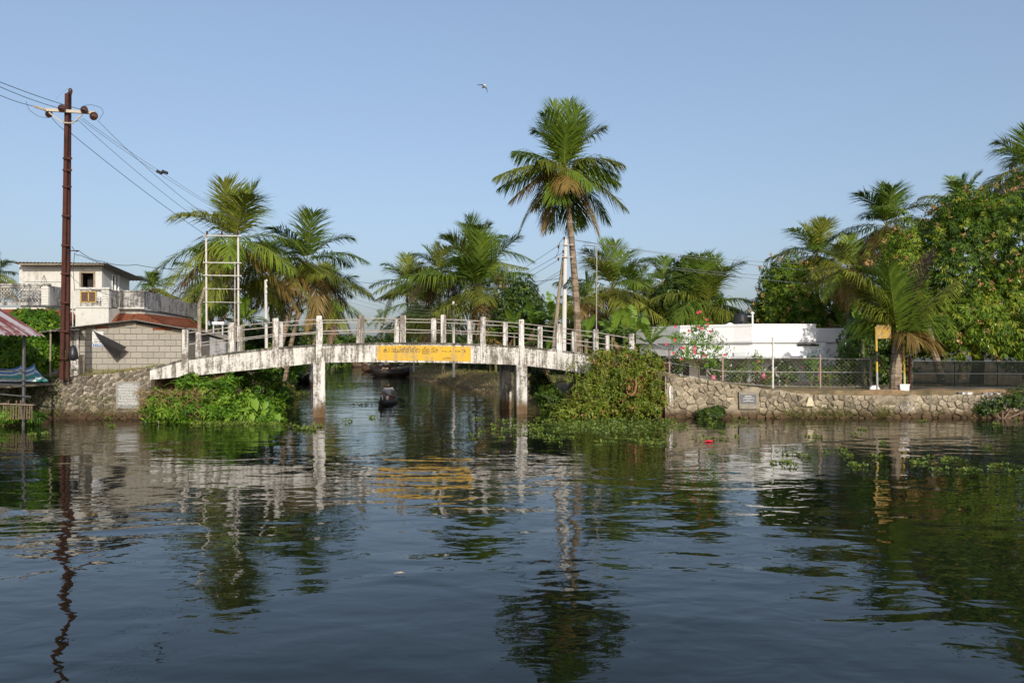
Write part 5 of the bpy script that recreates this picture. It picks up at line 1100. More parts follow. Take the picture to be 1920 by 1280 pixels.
hb = MB().ball(hc+Vector((0, .018, .055)), .098, 12, 8, 0, (.95, 1.0, .92)); hb.v = [v if v[2] > hc.z+.03 or v[1] > hc.y+.02 else (v[0], max(v[1], hc.y-.05), hc.z+.045) for v in hb.v]; hb.build('hair', m_hair, man, True)
MB().ball(hc+Vector((0, -.042, -.075)), .066, 10, 7, 0, (1.05, .72, .75)).build('beard', m_hair, man, True)
sh = ['pel', 'wa', 'ch', 'lsh', 'rsh', 'lm', 'rm', 'cn']; Js = dict(J); Js['lm'] = J['lsh'].lerp(J['lel'], .62); Js['rm'] = J['rsh'].lerp(J['rel'], .62); Js['cn'] = J['ch'].lerp(J['nk'], .62); Js['pel'] = J['pel']+Vector((0, 0, .03))
rs_ = dict(pel=.155, wa=.142, ch=.163, lsh=.088, rsh=.088, lm=.072, rm=.072, cn=.085)
me = skin_body('shirt', [Js[k] for k in sh], [(0, 1), (1, 2), (2, 3), (2, 4), (3, 5), (4, 6), (2, 7)], [rs_[k] for k in sh], m_shirt, man, 2); link('shirt', me, man)
lg = ['pel', 'lhp', 'rhp', 'lm', 'rm']; Jl = dict(J); Jl['lm'] = J['lhp'].lerp(J['lkn'], .97); Jl['rm'] = J['rhp'].lerp(J['rkn'], .97); rl = dict(pel=.145, lhp=.125, rhp=.125, lm=.085, rm=.085)
link('lungi', skin_body('lungi', [Jl[k] for k in lg], [(0, 1), (0, 2), (1, 3), (2, 4)], [rl[k] for k in lg], m_lungi, man, 2), man)
pdl = thing('paddle', 'dark wooden paddle held across the rower with its blade to the right', 'paddle', pd0)
MB().tube([pd0-pax*.12, pd0, pd0.lerp(pd1, .6), pd1], .018, 7).build('shaft', m_hull, pdl)
nb = pax.cross(Vector((0, 1, 0))).normalized(); b1 = pd1+pax*.42
MB().add([pd1+nb*.03, pd1+pax*.1+nb*.075, pd1+pax*.3+nb*.085, b1+nb*.03, b1-nb*.03, pd1+pax*.3-nb*.085, pd1+pax*.1-nb*.075, pd1-nb*.03, pd1+Vector((0, .02, 0)), b1+Vector((0, .02, 0))], [(0, 1, 2, 3, 4, 5, 6, 7), (8, 7, 6, 5), (8, 5, 4, 9), (9, 3, 2, 1), (8, 9, 1, 0)]).build('blade', m_hull, pdl)
# moored cargo boats at the far right bank
def cargo(px, py, wpx, label, dirv, L_, H_, seed, mat=m_hull):
    Y = CH*F/(py-HZ); W_ = wpx/F*Y; c = Vector((ax(px, Y), Y+1.0, 0)); t = thing('cargo_boat', label, 'boat', c); d = Vector(dirv).normalized()
    mb = MB(); hull(mb, c, d, L_, W_, H_, H_*.5, H_*.4, -.2, 14, .12); mb.build('hull', mat, t, True); rr = random.Random(seed)
    s_ = Vector((d.y, -d.x, 0))
    for k in range(5): MB().ob(c+d*((k-2)*L_*.16)+Vector((0, 0, H_*1.0)), (W_*.43, .12, .04), s_, d).build('thwart', m_wood, t)
    MB().ob(c+Vector((0, 0, H_*.72)), (L_*.33, W_*.36, .03), d, s_).build('deck', m_hullbrown, t)
    for k in range(7): p = c+d*rr.uniform(-L_*.3, L_*.25)+s_*rr.uniform(-W_*.25, W_*.25); MB().ball(p+Vector((0, 0, H_+.1)), rr.uniform(.22, .4), 8, 5, 0, (1, 1, .8), .2).build('load', rr.choice([m_wood, m_hullbrown, m_cream, m_woodgrey]), t)
    return t
cargo(731, 706, 50, 'large black cargo boat moored against the right canal bank', (-.93, -.36, 0), 4.6, .85, 1)
cargo(706, 697, 34, 'brown cargo boat moored behind the large black one', (-.95, -.3, 0), 5.2, 1.0, 2, m_hullbrown)
cargo(688, 688.5, 20, 'farthest reddish boat low on the water near the end of the canal', (-.97, -.25, 0), 7, .9, 3, m_hullbrown)
for (px, py, L_, lb, dr) in ((552, 716, 3.4, 'small dark canoe with a pale gunwale moored under the left bank', (.35, -.94, 0)), (570, 719, 4.2, 'second dark canoe with a pale gunwale moored nearer the white post', (.25, -.97, 0))):
    Y = CH*F/(py-HZ); c = Vector((ax(px, Y), Y+1.5, 0)); t = thing('moored_canoe', lb, 'boat', c); mb = MB(); rows = hull(mb, c, dr, L_, 1.2, .45, .5, .4, -.1, 12); mb.build('hull', m_hull, t, True)
    for k in (0, 5): MB().tube([r_[k]+Vector((0, 0, .03)) for r_ in rows], .05, 5).build('gunwale', m_paleconc, t)
# floating litter
p = Vector((ax(1330, 22.6), 22.6, .03)); tag(MB().ball(p, .09, 8, 5, 0, (1.5, .8, .35), .25).build('red_packet', plain('red_plastic', (.55, .03, .04), .5, .1)), 'small red packet floating among the water plants', 'litter')
p = Vector((ax(748, 8.86), 8.86, .012)); tag(MB().add([p+Vector(q) for q in ((-.065, 0, 0), (-.02, -.02, .012), (.05, -.012, .016), (.075, .008, .006), (.02, .022, .022), (-.03, .02, .014))], [(0, 1, 4, 5), (1, 2, 3, 4)]).build('floating_leaf', plain('dry_pale_leaf', (.42, .34, .25), .8, .2, 20)), 'curled dry pale leaf floating alone on the open water', 'leaf')
# the bird
bd = at(908, 163, 55.0); br = thing('bird', 'dark winged bird with a pale head gliding high in the sky', 'bird', bd)
u = 55.0/F; W = lambda x, y, d_=0: bd + Vector((x*u, d_, y*u))
mb = MB()
for pts in ([(-.5, 1.2), (-3.2, 4.6), (-9, 4.3), (-14.5, 3.2), (-9, 2.9), (-4.5, 2.9), (-3, .2)], [(1, 0), (4.5, -2.0), (6, -6.5), (6.2, -13.5), (4.8, -7), (3, -3.4), (.3, -1.6)]):
    n = len(pts); mb.add([W(x, y, -.02) for x, y in pts]+[W(x, y, .02) for x, y in pts], [tuple(range(n)), tuple(range(2*n-1, n-1, -1))]+[(i, (i+1) % n, n+(i+1) % n, n+i) for i in range(n)])
mb.build('wings', plain('dark_feather', (.05, .05, .055), .7, .3), br); MB().tube([W(1.2, 2.6, -.05), W(.4, 1.6, -.03), W(-.8, .2), W(-2.2, -1.2), W(-4.4, -2.0)], [.02, .07, .09, .05, .035], 8).build('body', plain('brown_feather', (.16, .10, .07), .7, .3), br, True); MB().ball(W(1.0, 2.2, -.05), .075, 8, 6, 0, (.9, 1.1, 1)).build('head', plain('pale_feather', (.7, .66, .6), .7, .1), br, True)

# ------------------------------------------------------------------ palms
def pt(px, py, Y, dy=0.0): return at(px, py, Y) + Vector((0, dy, 0))
YPm = 38.5
def sp(lst, Y): return [(at(px, py, Y + dy), lift, k, g) for px, py, dy, lift, k, g in lst]
tall = [(1036, 192, .8, .02, 'g', .3), (1068, 190, 1.0, .03, 'g', .3), (1003, 246, .2, .26, 'g', .4), (1022, 215, -.6, .1, 'g', .35), (1131, 240, .2, .22, 'o', .45), (1100, 222, .9, .08, 'g', .3), (1085, 205, -.8, .05, 'g', .3),
        (1168, 308, -.4, .30, 'o', .7), (1158, 330, .8, .26, 'g', .7), (1160, 342, .2, .20, 'g', .8), (1177, 394, -.3, .22, 'o', .8), (1141, 418, .6, .2, 'g', .8), (1121, 440, -.6, .22, 'y', .8), (1112, 350, -1.8, .2, 'g', .8),
        (965, 283, .5, .18, 'g', .8), (928, 332, -.3, .22, 'o', .8), (936, 352, .7, .2, 'g', .8), (957, 376, -.4, .20, 'y', .8), (973, 440, -.3, .30, 'o', .8), (1004, 390, .7, .2, 'y', .8), (1022, 436, -.5, .24, 'y', .9), (1036, 430, .5, .2, 'g', .9),
        (1071, 437, .7, .2, 'g', .9), (1092, 425, .9, .18, 'g', .9), (1069, 352, -2.4, .12, 'y', .9), (1010, 300, -2.0, .12, 'o', .8), (1042, 376, -1.8, .14, 'g', .8), (1104, 300, 2.0, .2, 'g', .6), (1015, 330, 2.0, .2, 'g', .7), (1060, 240, -1.2, .05, 'g', .3)]
palm('tallest coconut palm, its bare grey trunk leaning beside the white concrete pole', (ax(1087, YPm), YPm, 1.9), at(1057, 318, YPm), 3.6, ctrl=at(1078, 480, YPm), r0=.20, r1=.12, spec=sp(tall, YPm), seed=1, wl=.38, npair=62)
def auto(label, px, py, Y, basepx, Rpx, n, seed, group=None, **kw):
    Lf = Rpx*Y/F*1.42; b = (ax(basepx, Y), Y, max(gz(ax(basepx, Y), Y), .6)-.1)
    return palm(label, b, at(px, py, Y), Lf, n, group, None, seed=seed, **kw)
auto('tall feathery coconut palm rising directly behind the white pipe frame', 440, 455, 48, 446, 112, 24, 2, old=0.21)
auto('coconut palm with a grey leaning trunk right of the pipe frame palm', 575, 492, 54, 532, 92, 26, 3, old=0.24, low=-75)
auto('low drooping coconut palm at the canal edge of the left palm group', 612, 560, 78, 572, 62, 22, 5, old=0.24, low=-72)
auto('coconut palm with tips showing left of the pipe frame', 392, 525, 56, 405, 68, 20, 6, old=0.21)
auto('coconut palm filling the gap between the two tall left palms', 505, 520, 57, 515, 66, 22, 31, old=0.27, low=-75)
auto('small coconut palm top peeping over the sooty parapet of the cream house', 287, 540, 62, 287, 34, 14, 7, old=0.06, low=-20)
auto('dark coconut palm cut off by the left edge of the picture', -14, 520, 50, -10, 50, 18, 8, old=0.12)
auto('largest coconut palm of the centre group with upright fronds and a short trunk', 893, 545, 72, 922, 116, 26, 9, old=0.15, low=-55)
auto('coconut palm whose top shows highest in the centre group', 893, 478, 82, 892, 72, 22, 10, old=0.15)
auto('coconut palm at the left end of the centre group over the canal', 762, 530, 100, 770, 54, 20, 11, old=0.24)
auto('yellowing coconut palm leaning over the canal in the centre group', 800, 575, 92, 815, 78, 22, 12, old=0.30, low=-65)
auto('coconut palm between the leftmost and the highest of the centre group', 822, 510, 78, 832, 58, 20, 13, old=0.18)
auto('tiny far coconut palm by the end of the canal in the sky gap', 714, 596, 150, 714, 17, 12, 14, old=0.12, npair=24)
auto('coconut palm right behind the antenna mast', 1148, 540, 52, 1150, 86, 20, 15, old=0.09, low=-40)
auto('coconut palm with yellow green fronds right of the antenna mast palm', 1190, 555, 56, 1190, 62, 18, 16, old=0.09, low=-40)
auto('coconut palm top behind the round dark tree over the white house', 1243, 530, 60, 1243, 48, 16, 17, old=0.09, low=-40)
auto('coconut palm with fronds sweeping right above the roof tank', 1322, 575, 50, 1318, 98, 20, 18, old=0.09, low=-35)
auto('dark coconut palm between the round mango tree and the tall right palm', 1532, 480, 48, 1533, 74, 24, 19, old=0.18)
auto('slender pale trunked palm standing at the right end of the white house', 1590, 502, 42.3, 1590, 60, 18, 20, old=0.30, low=-75, r0=.10, r1=.08)
auto('coconut palm with an upright spear rising left of the big mango tree', 1662, 424, 46, 1665, 88, 22, 21, old=0.15)
auto('coconut palm mostly hidden behind the crest of the big mango tree', 1803, 385, 47, 1803, 58, 18, 22, old=0.12)
auto('coconut palm at the right edge above the big mango tree', 1925, 318, 46, 1925, 82, 20, 23, old=0.12)
auto('small coconut palm tips between the roof tank and the round mango tree', 1440, 605, 60, 1440, 34, 12, 24, old=0.12, low=-20)
auto('coconut palm with long fronds reaching left behind the tall palm trunk', 1098, 565, 50, 1100, 52, 12, 41, old=0.09, low=-40)
auto('low coconut palm filling the gap left of the round dark tree', 1215, 575, 54, 1215, 48, 12, 42, old=0.09, low=-45)
auto('coconut palm behind the slender trunk at the right end of the white house', 1612, 520, 50, 1612, 62, 18, 43, old=0.21, low=-70)
# young palm by the signboard
YY = 32.3; yp = [(1588, 508, -.3, .30, 'o', .8), (1606, 560, .6, .26, 'o', .8), (1640, 505, .5, .1, 'g', .5), (1665, 500, -.5, .05, 'g', .5), (1700, 520, .8, .06, 'g', .5), (1792, 528, -.3, .18, 'o', .9), (1770, 590, .6, .2, 'g', .9), (1750, 473, .1, .04, 'b', .1),
                 (1759, 650, -.5, .32, 'y', .7), (1722, 640, -1.2, .3, 'y', .8), (1625, 610, .9, .25, 'g', .8), (1718, 610, 1.0, .2, 'g', .7), (1600, 600, 1.4, .3, 'g', .9), (1690, 560, 1.2, .1, 'g', .6), (1650, 590, .3, .3, 'o', .8)]
palm('young coconut palm on the right bank with a stout ringed trunk and fronds fanning low', (ax(1679, YY), YY, 1.0), at(1684, 640, YY), 3.4, ctrl=at(1679, 690, YY), r0=.24, r1=.20, spec=sp(yp, YY), seed=4, wl=.36, npair=70)
tp = thing('leaning_trunk', 'bare grey palm trunk leaning left behind the dark net fence', 'tree trunk', at(1766, 720, 35)); palm_trunk(tp, [at(1766, 715, 35), at(1752, 660, 35), at(1738, 610, 35)], .17, .15)
for k, (x0, y0, x1, y1) in enumerate(((522, 655, 547, 575), (540, 655, 562, 585))):
    q = thing('leaning_trunk', ('pale bare trunk leaning right behind the left railing' if k == 0 else 'thinner bare trunk close behind the pale leaning one'), 'tree trunk', at(x0, 690, 50)); palm_trunk(q, [at(x0-6, 690, 50), at((x0+x1)/2, (y0+y1)/2, 50), at(x1, y1, 50)], .2-.05*k, .16-.05*k)

# ------------------------------------------------------------------ leafy trees
def lob(lst): return [(ax(px, Y), Y, az(py, Y), rx*Y/F, ry, rz*Y/F) for px, py, Y, rx, ry, rz in lst]
def grd(px, Y): return (ax(px, Y), Y, max(gz(ax(px, Y), Y), .3)-.1)
leafy_tree('mango_tree', 'big mango tree in flower filling the right side behind the net fence', 'mango tree', grd(1830, 38), lob([(1865, 462, 37.5, 112, 2.8, 112), (1785, 495, 36.8, 95, 2.2, 110), (1880, 590, 36, 100, 2.0, 92), (1700, 505, 36.8, 58, 1.6, 78), (1790, 610, 36.2, 70, 1.6, 62), (1960, 440, 38, 90, 2.6, 120), (1930, 640, 35.6, 55, 1.3, 60), (1730, 600, 37.5, 60, 1.3, 70), (1820, 415, 38.5, 70, 2.0, 55)]),
           12000, 8, .23, .056, L_mango, .28, flowers=330, fruit=70, shell=.55, bmp=.26, gap=.55, hang=.85, young=.14, droop=.2, tmean=.47)
leafy_tree('mango_tree', 'smaller round mango tree in flower behind the right end of the white house', 'mango tree', grd(1478, 47), lob([(1472, 530, 47, 44, 1.5, 48), (1490, 565, 46.5, 46, 1.5, 46), (1450, 575, 47, 36, 1.4, 40), (1510, 590, 46, 34, 1.3, 34)]), 3400, 8, .24, .065, L_mango, .15, flowers=70, shell=.5, bmp=.22, gap=.4, hang=.6, tmean=.40)
leafy_tree('broadleaf_tree', 'round dark green tree standing over the left part of the white house', 'tree', grd(1290, 52), lob([(1290, 545, 52, 50, 1.8, 58), (1265, 575, 51.5, 40, 1.6, 46), (1320, 580, 51.5, 40, 1.5, 48), (1290, 500, 52, 25, 1.0, 22)]), 3800, 6, .20, .11, L_tree, .16, shell=.5, bmp=.13, hang=.0, young=.12, gap=.35)
leafy_tree('broadleaf_tree', 'dark round tree right of the centre palms by the white concrete pole', 'tree', grd(985, 66), lob([(982, 565, 66, 34, 1.6, 42), (1000, 590, 66, 22, 1.3, 30), (955, 585, 66, 30, 1.5, 40)]), 2400, 6, .24, .12, L_tree, .18, shell=.5, hang=.1, young=.1, gap=.35)
leafy_tree('fruit_tree', 'bushy green tree behind the tin roof and the blue tarpaulin', 'tree', grd(50, 34.5), lob([(55, 620, 35, 52, 1.6, 42), (25, 665, 34.5, 50, 1.4, 34), (85, 660, 34.6, 38, 1.3, 38), (-20, 640, 35, 45, 1.4, 50), (75, 610, 35.5, 36, 1.0, 32)]), 3600, 7, .20, .075, L_bushl, .12, shell=.5, bmp=.12, hang=.35, tmean=.45)
leafy_tree('broadleaf_tree', 'low yellow green tree behind the black roof tank', 'tree', grd(1362, 54), lob([(1350, 605, 54, 40, 1.4, 24), (1400, 608, 54, 36, 1.4, 20), (1370, 596, 55, 30, 1.2, 18)]), 1600, 6, .22, .09, L_mango, .1, shell=.5, tmean=.6)
leafy_tree('broadleaf_tree', 'shadowy tree behind the young palm and the yellow signboard', 'tree', grd(1625, 38), lob([(1625, 640, 38.5, 45, 1.2, 55), (1660, 690, 38, 45, 1.0, 45), (1600, 690, 38.5, 30, 1.0, 40), (1690, 590, 38.5, 40, 1.2, 50)]), 2600, 6, .20, .08, L_tree, .12, shell=.6)
leafy_tree('broadleaf_tree', 'dark low tree behind the banana clump right of the white house', 'tree', grd(1560, 52), lob([(1560, 600, 52, 46, 1.5, 34), (1600, 570, 52, 40, 1.3, 50)]), 1500, 6, .22, .09, L_tree, .12, shell=.5)

# ------------------------------------------------------------------ banana plants
G2 = 'banana plants behind the right half of the bridge'
bl = [(1190, 45.0, 2.6, 'banana plant spreading wide torn leaves at the foot of the antenna palm', 1), (1215, 40.0, 2.0, 'sunlit banana plant just left of the white house roof edge', 2), (1150, 41.0, 2.4, 'banana plant right of the antenna mast above the vine bush', 3), (1100, 42.0, 2.2, 'banana plant behind the tall palm trunk foot', 4),
      (1035, 62.0, 4.0, 'banana plant with a broad upright leaf left of the white concrete pole', 5), (1000, 63.0, 3.8, 'banana plant behind the last tall railing post over the right pier', 6), (965, 64.0, 3.2, 'yellow green banana plant above the right pier', 7), (930, 66.0, 2.8, 'banana plant over the right end of the yellow sign', 8), (880, 74.0, 2.6, 'banana plant over the middle of the yellow sign', 9), (1065, 60.0, 4.2, 'taller banana plant glimpsed behind the two centre poles', 10),
      (1548, 49.5, 4.2, 'banana plant with one tall upright leaf at the right of the white house', 11), (1577, 47.5, 3.2, 'banana plant with torn leaves left of the slender trunk', 12), (1620, 36.5, 2.2, 'shaded banana plant behind the yellow signboard', 13),
      (412, 47.0, 3.2, 'banana plant with upright leaves between the legs of the pipe frame', 14), (455, 46.0, 3.0, 'banana plant right of the pipe frame conduit', 15), (1170, 48.0, 2.9, 'banana plant behind the sunlit clump near the antenna mast', 17), (380, 49.0, 2.4, 'banana plant left of the pipe frame by the stay post', 18)]
for px, Y, h, lb, s in bl:
    x = ax(px, Y); banana(lb, (x, Y, max(gz(x, Y), .5)), h, 9 + s % 3, 2.9 if s in (5, 6, 7, 10) else 2.5 if s in (11, 14, 1) else 2.0, None, s, .42 if s in (4, 6, 10, 13) else .58)
for k in range(16):                                       # row along the right canal bank
    Y = 54 + k*5.2; x = float(XR(Y)) + 4.6 + (k % 3)*.9
    banana('one of the banana plants in the row along the right canal bank', (x, Y, gz(x, Y)), 1.7+.5*(k % 3), 7, 1.7, 'banana plants along the right canal bank', 40+k, .4)

# ------------------------------------------------------------------ bushes
def sprays(t, lobes, n, Ls, Ln, Wd, mat, up=0.3, tmean=.55, name='shoots'):
    """arching shoots set with leaves, breaking the outline of a bush"""
    pos, nor, fb = lobe_pts(lobes, n, .12, .2); V, Fs, T, off = [], [], [], 0
    for p, nn in zip(pos, nor):
        d = nrm(nn + np.array([0, -.15, up]) + rng.normal(0, .35, 3)); l = Ls*rng.uniform(.5, 1.3); k = 13; s_ = np.linspace(0, 1, k)[:, None]; P_ = p + d*l*s_ + np.array([0, 0, -.55*l])*s_**2
        sd = nrm(np.cross(d, np.array([0, .2, 1.0])))*np.where(np.arange(k) % 2, 1, -1)[:, None]; D = nrm(sd + d*.6 + np.array([0, 0, -.25]) + rng.normal(0, .15, (k, 3)))
        a, b, c = leaf_arrays(P_, D, np.array([0, -.4, 1.0]) + rng.normal(0, .2, (k, 3)), Ln*rng.uniform(.7, 1.2, k)*(1.1-.5*s_[:, 0]), Wd, np.clip(rng.normal(tmean, .1) + rng.normal(0, .08, k), 0, 1), .12); V.append(a); Fs.append(b+off); T.append(c); off += len(a)
    o = link(name, np_mesh(name, np.concatenate(V), np.concatenate(Fs), mat, np.concatenate(T)), t); o['kind'] = 'stuff'
def bush(name, label, lobes, n, k, Ln, Wd, mat, cat='bush', group=None, flowers=None, **kw):
    b = lobes[0]; t = thing(name, label, cat, (b[0], b[1], max(gz(b[0], b[1]), 0)), group)
    link('foliage', crown_mesh('foliage', lobes, n, k, Ln, Wd, mat, **kw), t); mb = MB()
    for l in lobes: mb.tube([(b[0], b[1], max(gz(b[0], b[1]), 0)-.1), (l[0]*.7+b[0]*.3, l[1], l[2]-l[5]*.4), (l[0], l[1], l[2]+l[5]*.3)], [.05, .035, .015], 5)
    mb.build('stems', m_bark, t); return t
def scatter_lobes(poly, n, rlo, rhi, ylo, yhi, seed):
    """many small leaf lobes filling an outline given in photo pixels"""
    r_ = random.Random(seed); xs_, ys_ = [p[0] for p in poly], [p[1] for p in poly]; out = []
    while len(out) < n:
        px, py = r_.uniform(min(xs_), max(xs_)), r_.uniform(min(ys_), max(ys_)); ins = False
        for i in range(len(poly)):
            (x1, y1), (x2, y2) = poly[i-1], poly[i]
            if (y1 > py) != (y2 > py) and px < (x2-x1)*(py-y1)/(y2-y1)+x1: ins = not ins
        if ins: f = (py-min(ys_))/(max(ys_)-min(ys_)); out.append((px, py, yhi+(ylo-yhi)*f+r_.uniform(-.25, .25), r_.uniform(rlo, rhi), r_.uniform(.3, .6), r_.uniform(rlo, rhi)*.85))
    return lob(out)
VL = scatter_lobes([(1100, 676), (1128, 664), (1158, 650), (1190, 662), (1232, 668), (1238, 760), (1180, 770), (1060, 776), (1048, 772), (1085, 735), (1072, 700)], 62, 13, 27, 31.4, 33.0, 4)
vb = bush('vine_bush', 'large sunlit bush of trailing vines smothering the right bridge abutment', VL, 3600, 6, .17, .08, L_bushr, shell=.85, bmp=.3, hang=.5, young=.05, droop=.15, gap=.4, tmean=.62)
sprays(vb, VL, 300, .85, .16, .065, L_bushr)
rr = random.Random(8); mb = MB(); V, Fs, T, off = [], [], [], 0
for i in range(42):                                       # hanging strands
    px = rr.uniform(1062, 1240); py = rr.uniform(660, 725); Y = 31.15 + rr.uniform(0, .35); n = 22; l = rr.uniform(.5, 1.1); p = at(px, py, Y)
    Pn = np.array([[p.x + .03*math.sin(j*.8+i), Y + .02*math.sin(j), p.z - l*j/n] for j in range(n)]); D = nrm(unit(n)*np.array([1, .5, .3]) + np.array([0, -.3, -.5])); a, b, c = leaf_arrays(Pn, D, unit(n), .10, .05, np.clip(rng.normal(.5, .2, n), 0, 1), .1); V.append(a); Fs.append(b+off); T.append(c); off += len(a)
o = link('hanging_strands', np_mesh('hanging_strands', np.concatenate(V), np.concatenate(Fs), L_bushr, np.concatenate(T)), vb); o['kind'] = 'stuff'
tag(MB().tube([at(1192, 708, 31.0), at(1193, 722, 30.95), at(1190, 736, 30.9), at(1184, 741, 30.9), at(1177, 738, 30.95), at(1175, 732, 31.1)], [.02, .04, .045, .045, .035, .02], 7).build('bare_root', plain('reddish_root', (.24, .10, .055), .8, .2, 9)), 'reddish bare root hooked out of the vine bush', 'root')
LL = scatter_lobes([(345, 712), (400, 706), (430, 718), (470, 742), (505, 770), (520, 788), (470, 788), (370, 786), (300, 782), (270, 775), (300, 745)], 54, 11, 24, 29.4, 30.6, 5)
lb_ = bush('bank_bush', 'lush bright green undergrowth on the left bank slope below the bridge', LL, 3000, 6, .22, .09, L_bushl, shell=.75, bmp=.3, hang=.1, young=.14, droop=.22, spread=1.0)
sprays(lb_, LL, 200, .55, .2, .07, L_bushl, .5, .6)
blades('strap_leaves', [(ax(px, Y)+rng.normal(0, .05), Y+rng.normal(0, .05), max(gz(ax(px, Y), Y), 0)+rng.uniform(.1, .5)) for px, Y in zip(rng.uniform(270, 510, 160), rng.uniform(29.0, 30.4, 160)) for _ in range(4)], .42, .06, L_bushl, .7, .72, .2, lb_)
P_ = [(ax(px, Y), Y, az(py, Y)) for px, py, Y in zip(rng.uniform(258, 395, 1500), rng.uniform(735, 786, 1500), rng.uniform(29.2, 29.9, 1500))]
blades('dry_stalks', P_, .34, .022, L_straw, 1.0, .5, .25, lb_)
t = thing('taro_plant', 'broad leaved plant at the water tip of the left bank undergrowth', 'plant', (ax(485, 29.2), 29.2, .2))
for k in range(9):
    px, py = [(478, 758), (495, 775), (462, 770), (505, 792), (485, 790), (470, 785), (518, 786), (497, 760), (450, 782)][k]; c = np.array(at(px, py, 29.15-.05*(k % 3))); q = .27*(.7+.5*rnd.random()); an = rnd.uniform(-.6, .6)
    d = np.array([math.sin(an), -.25, -math.cos(an)]); s_ = nrm(np.cross(d, np.array([0, -1, .35]))); V = [c-d*q*.55, c-d*q*.75+s_*q*.35, c-d*q*.1+s_*q*.55, c+d*q*.5+s_*q*.3, c+d*q, c+d*q*.5-s_*q*.3, c-d*q*.1-s_*q*.55, c-d*q*.75-s_*q*.35]; V = np.array(V) + np.array([0, .04, 0])*np.array([0, 1, .6, .4, 0, .4, .6, 1])[:, None]
    link('leaf', np_mesh('leaf', V, np.array([[0, 1, 2], [0, 2, 3], [0, 3, 4], [0, 4, 5], [0, 5, 6], [0, 6, 7]]), L_bushl, np.full(8, rnd.uniform(.5, .85))), t); MB().tube([tuple(c-d*q*.5), (c[0], 29.3, .05)], .012, 4).build('stalk', m_bstem, t)
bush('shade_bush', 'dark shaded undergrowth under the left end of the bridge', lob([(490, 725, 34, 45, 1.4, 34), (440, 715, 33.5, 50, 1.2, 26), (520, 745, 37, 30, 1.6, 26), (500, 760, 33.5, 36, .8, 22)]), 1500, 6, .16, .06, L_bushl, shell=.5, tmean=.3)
bush('bank_shrub', 'bright grassy shrub at the water edge beyond the bridge on the left bank', lob([(532, 738, 44, 18, .8, 20), (545, 745, 46, 16, .7, 12), (520, 730, 46, 14, .7, 18)]), 900, 6, .22, .04, L_grass, shell=.5, hang=-.4, tmean=.6)
bush('wall_weed', 'round clump of weeds at the waterline of the right bank wall', lob([(1332, 774, 31.1, 26, .3, 10), (1345, 768, 31.2, 14, .25, 8)]), 900, 6, .07, .03, L_tree, shell=.5, tmean=.4)
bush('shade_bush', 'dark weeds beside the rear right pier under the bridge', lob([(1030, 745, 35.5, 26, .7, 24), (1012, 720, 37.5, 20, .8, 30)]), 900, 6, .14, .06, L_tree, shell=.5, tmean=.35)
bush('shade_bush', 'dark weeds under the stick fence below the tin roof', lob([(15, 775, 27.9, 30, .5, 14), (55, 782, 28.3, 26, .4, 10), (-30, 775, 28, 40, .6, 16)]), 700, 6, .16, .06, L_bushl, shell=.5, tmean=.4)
# hibiscus with flowers
hb_ = leafy_tree('hibiscus_bush', 'hibiscus shrub with pink flowers standing against the white house', 'flowering shrub', (ax(1312, 33.4), 33.4, 1.3), lob([(1310, 640, 33.4, 34, .5, 34), (1285, 655, 33.4, 26, .4, 26), (1340, 650, 33.4, 26, .4, 28), (1310, 610, 33.4, 20, .35, 20), (1330, 680, 33.4, 20, .3, 14), (1275, 630, 33.4, 16, .3, 14)]), 620, 5, .085, .055, L_bushl, .035, shell=.7, bmp=.3, hang=.1, tmean=.55, gap=.3)
fm = None
for k, (px, py) in enumerate(((1266, 612), (1291, 620), (1310, 613), (1316, 616), (1327, 608), (1331, 621), (1308, 586), (1313, 584), (1325, 599), (1265, 637), (1278, 652), (1281, 653), (1303, 651), (1301, 656), (1303, 661), (1320, 667), (1358, 665), (1277, 673), (1249, 645), (1263, 662))):
    c = at(px, py, 32.85); q = .075; vs = [(0, 0, 0)]+[(q*math.cos(a_*2*math.pi/10)*(1 if a_ % 2 else .55), -.03, q*math.sin(a_*2*math.pi/10)*(1 if a_ % 2 else .55)) for a_ in range(10)]
    if fm is None: fm = MB().add(vs, [(0, 1+i, 1+(i+1) % 10) for i in range(10)]).tube([(0, 0, 0), (0, -.07, -.01)], .008, 4).mesh('flower', plain('pink_hibiscus', (.58, .07, .12), .6, .15, 9, 0, 0))
    link('flower', fm, hb_, c)
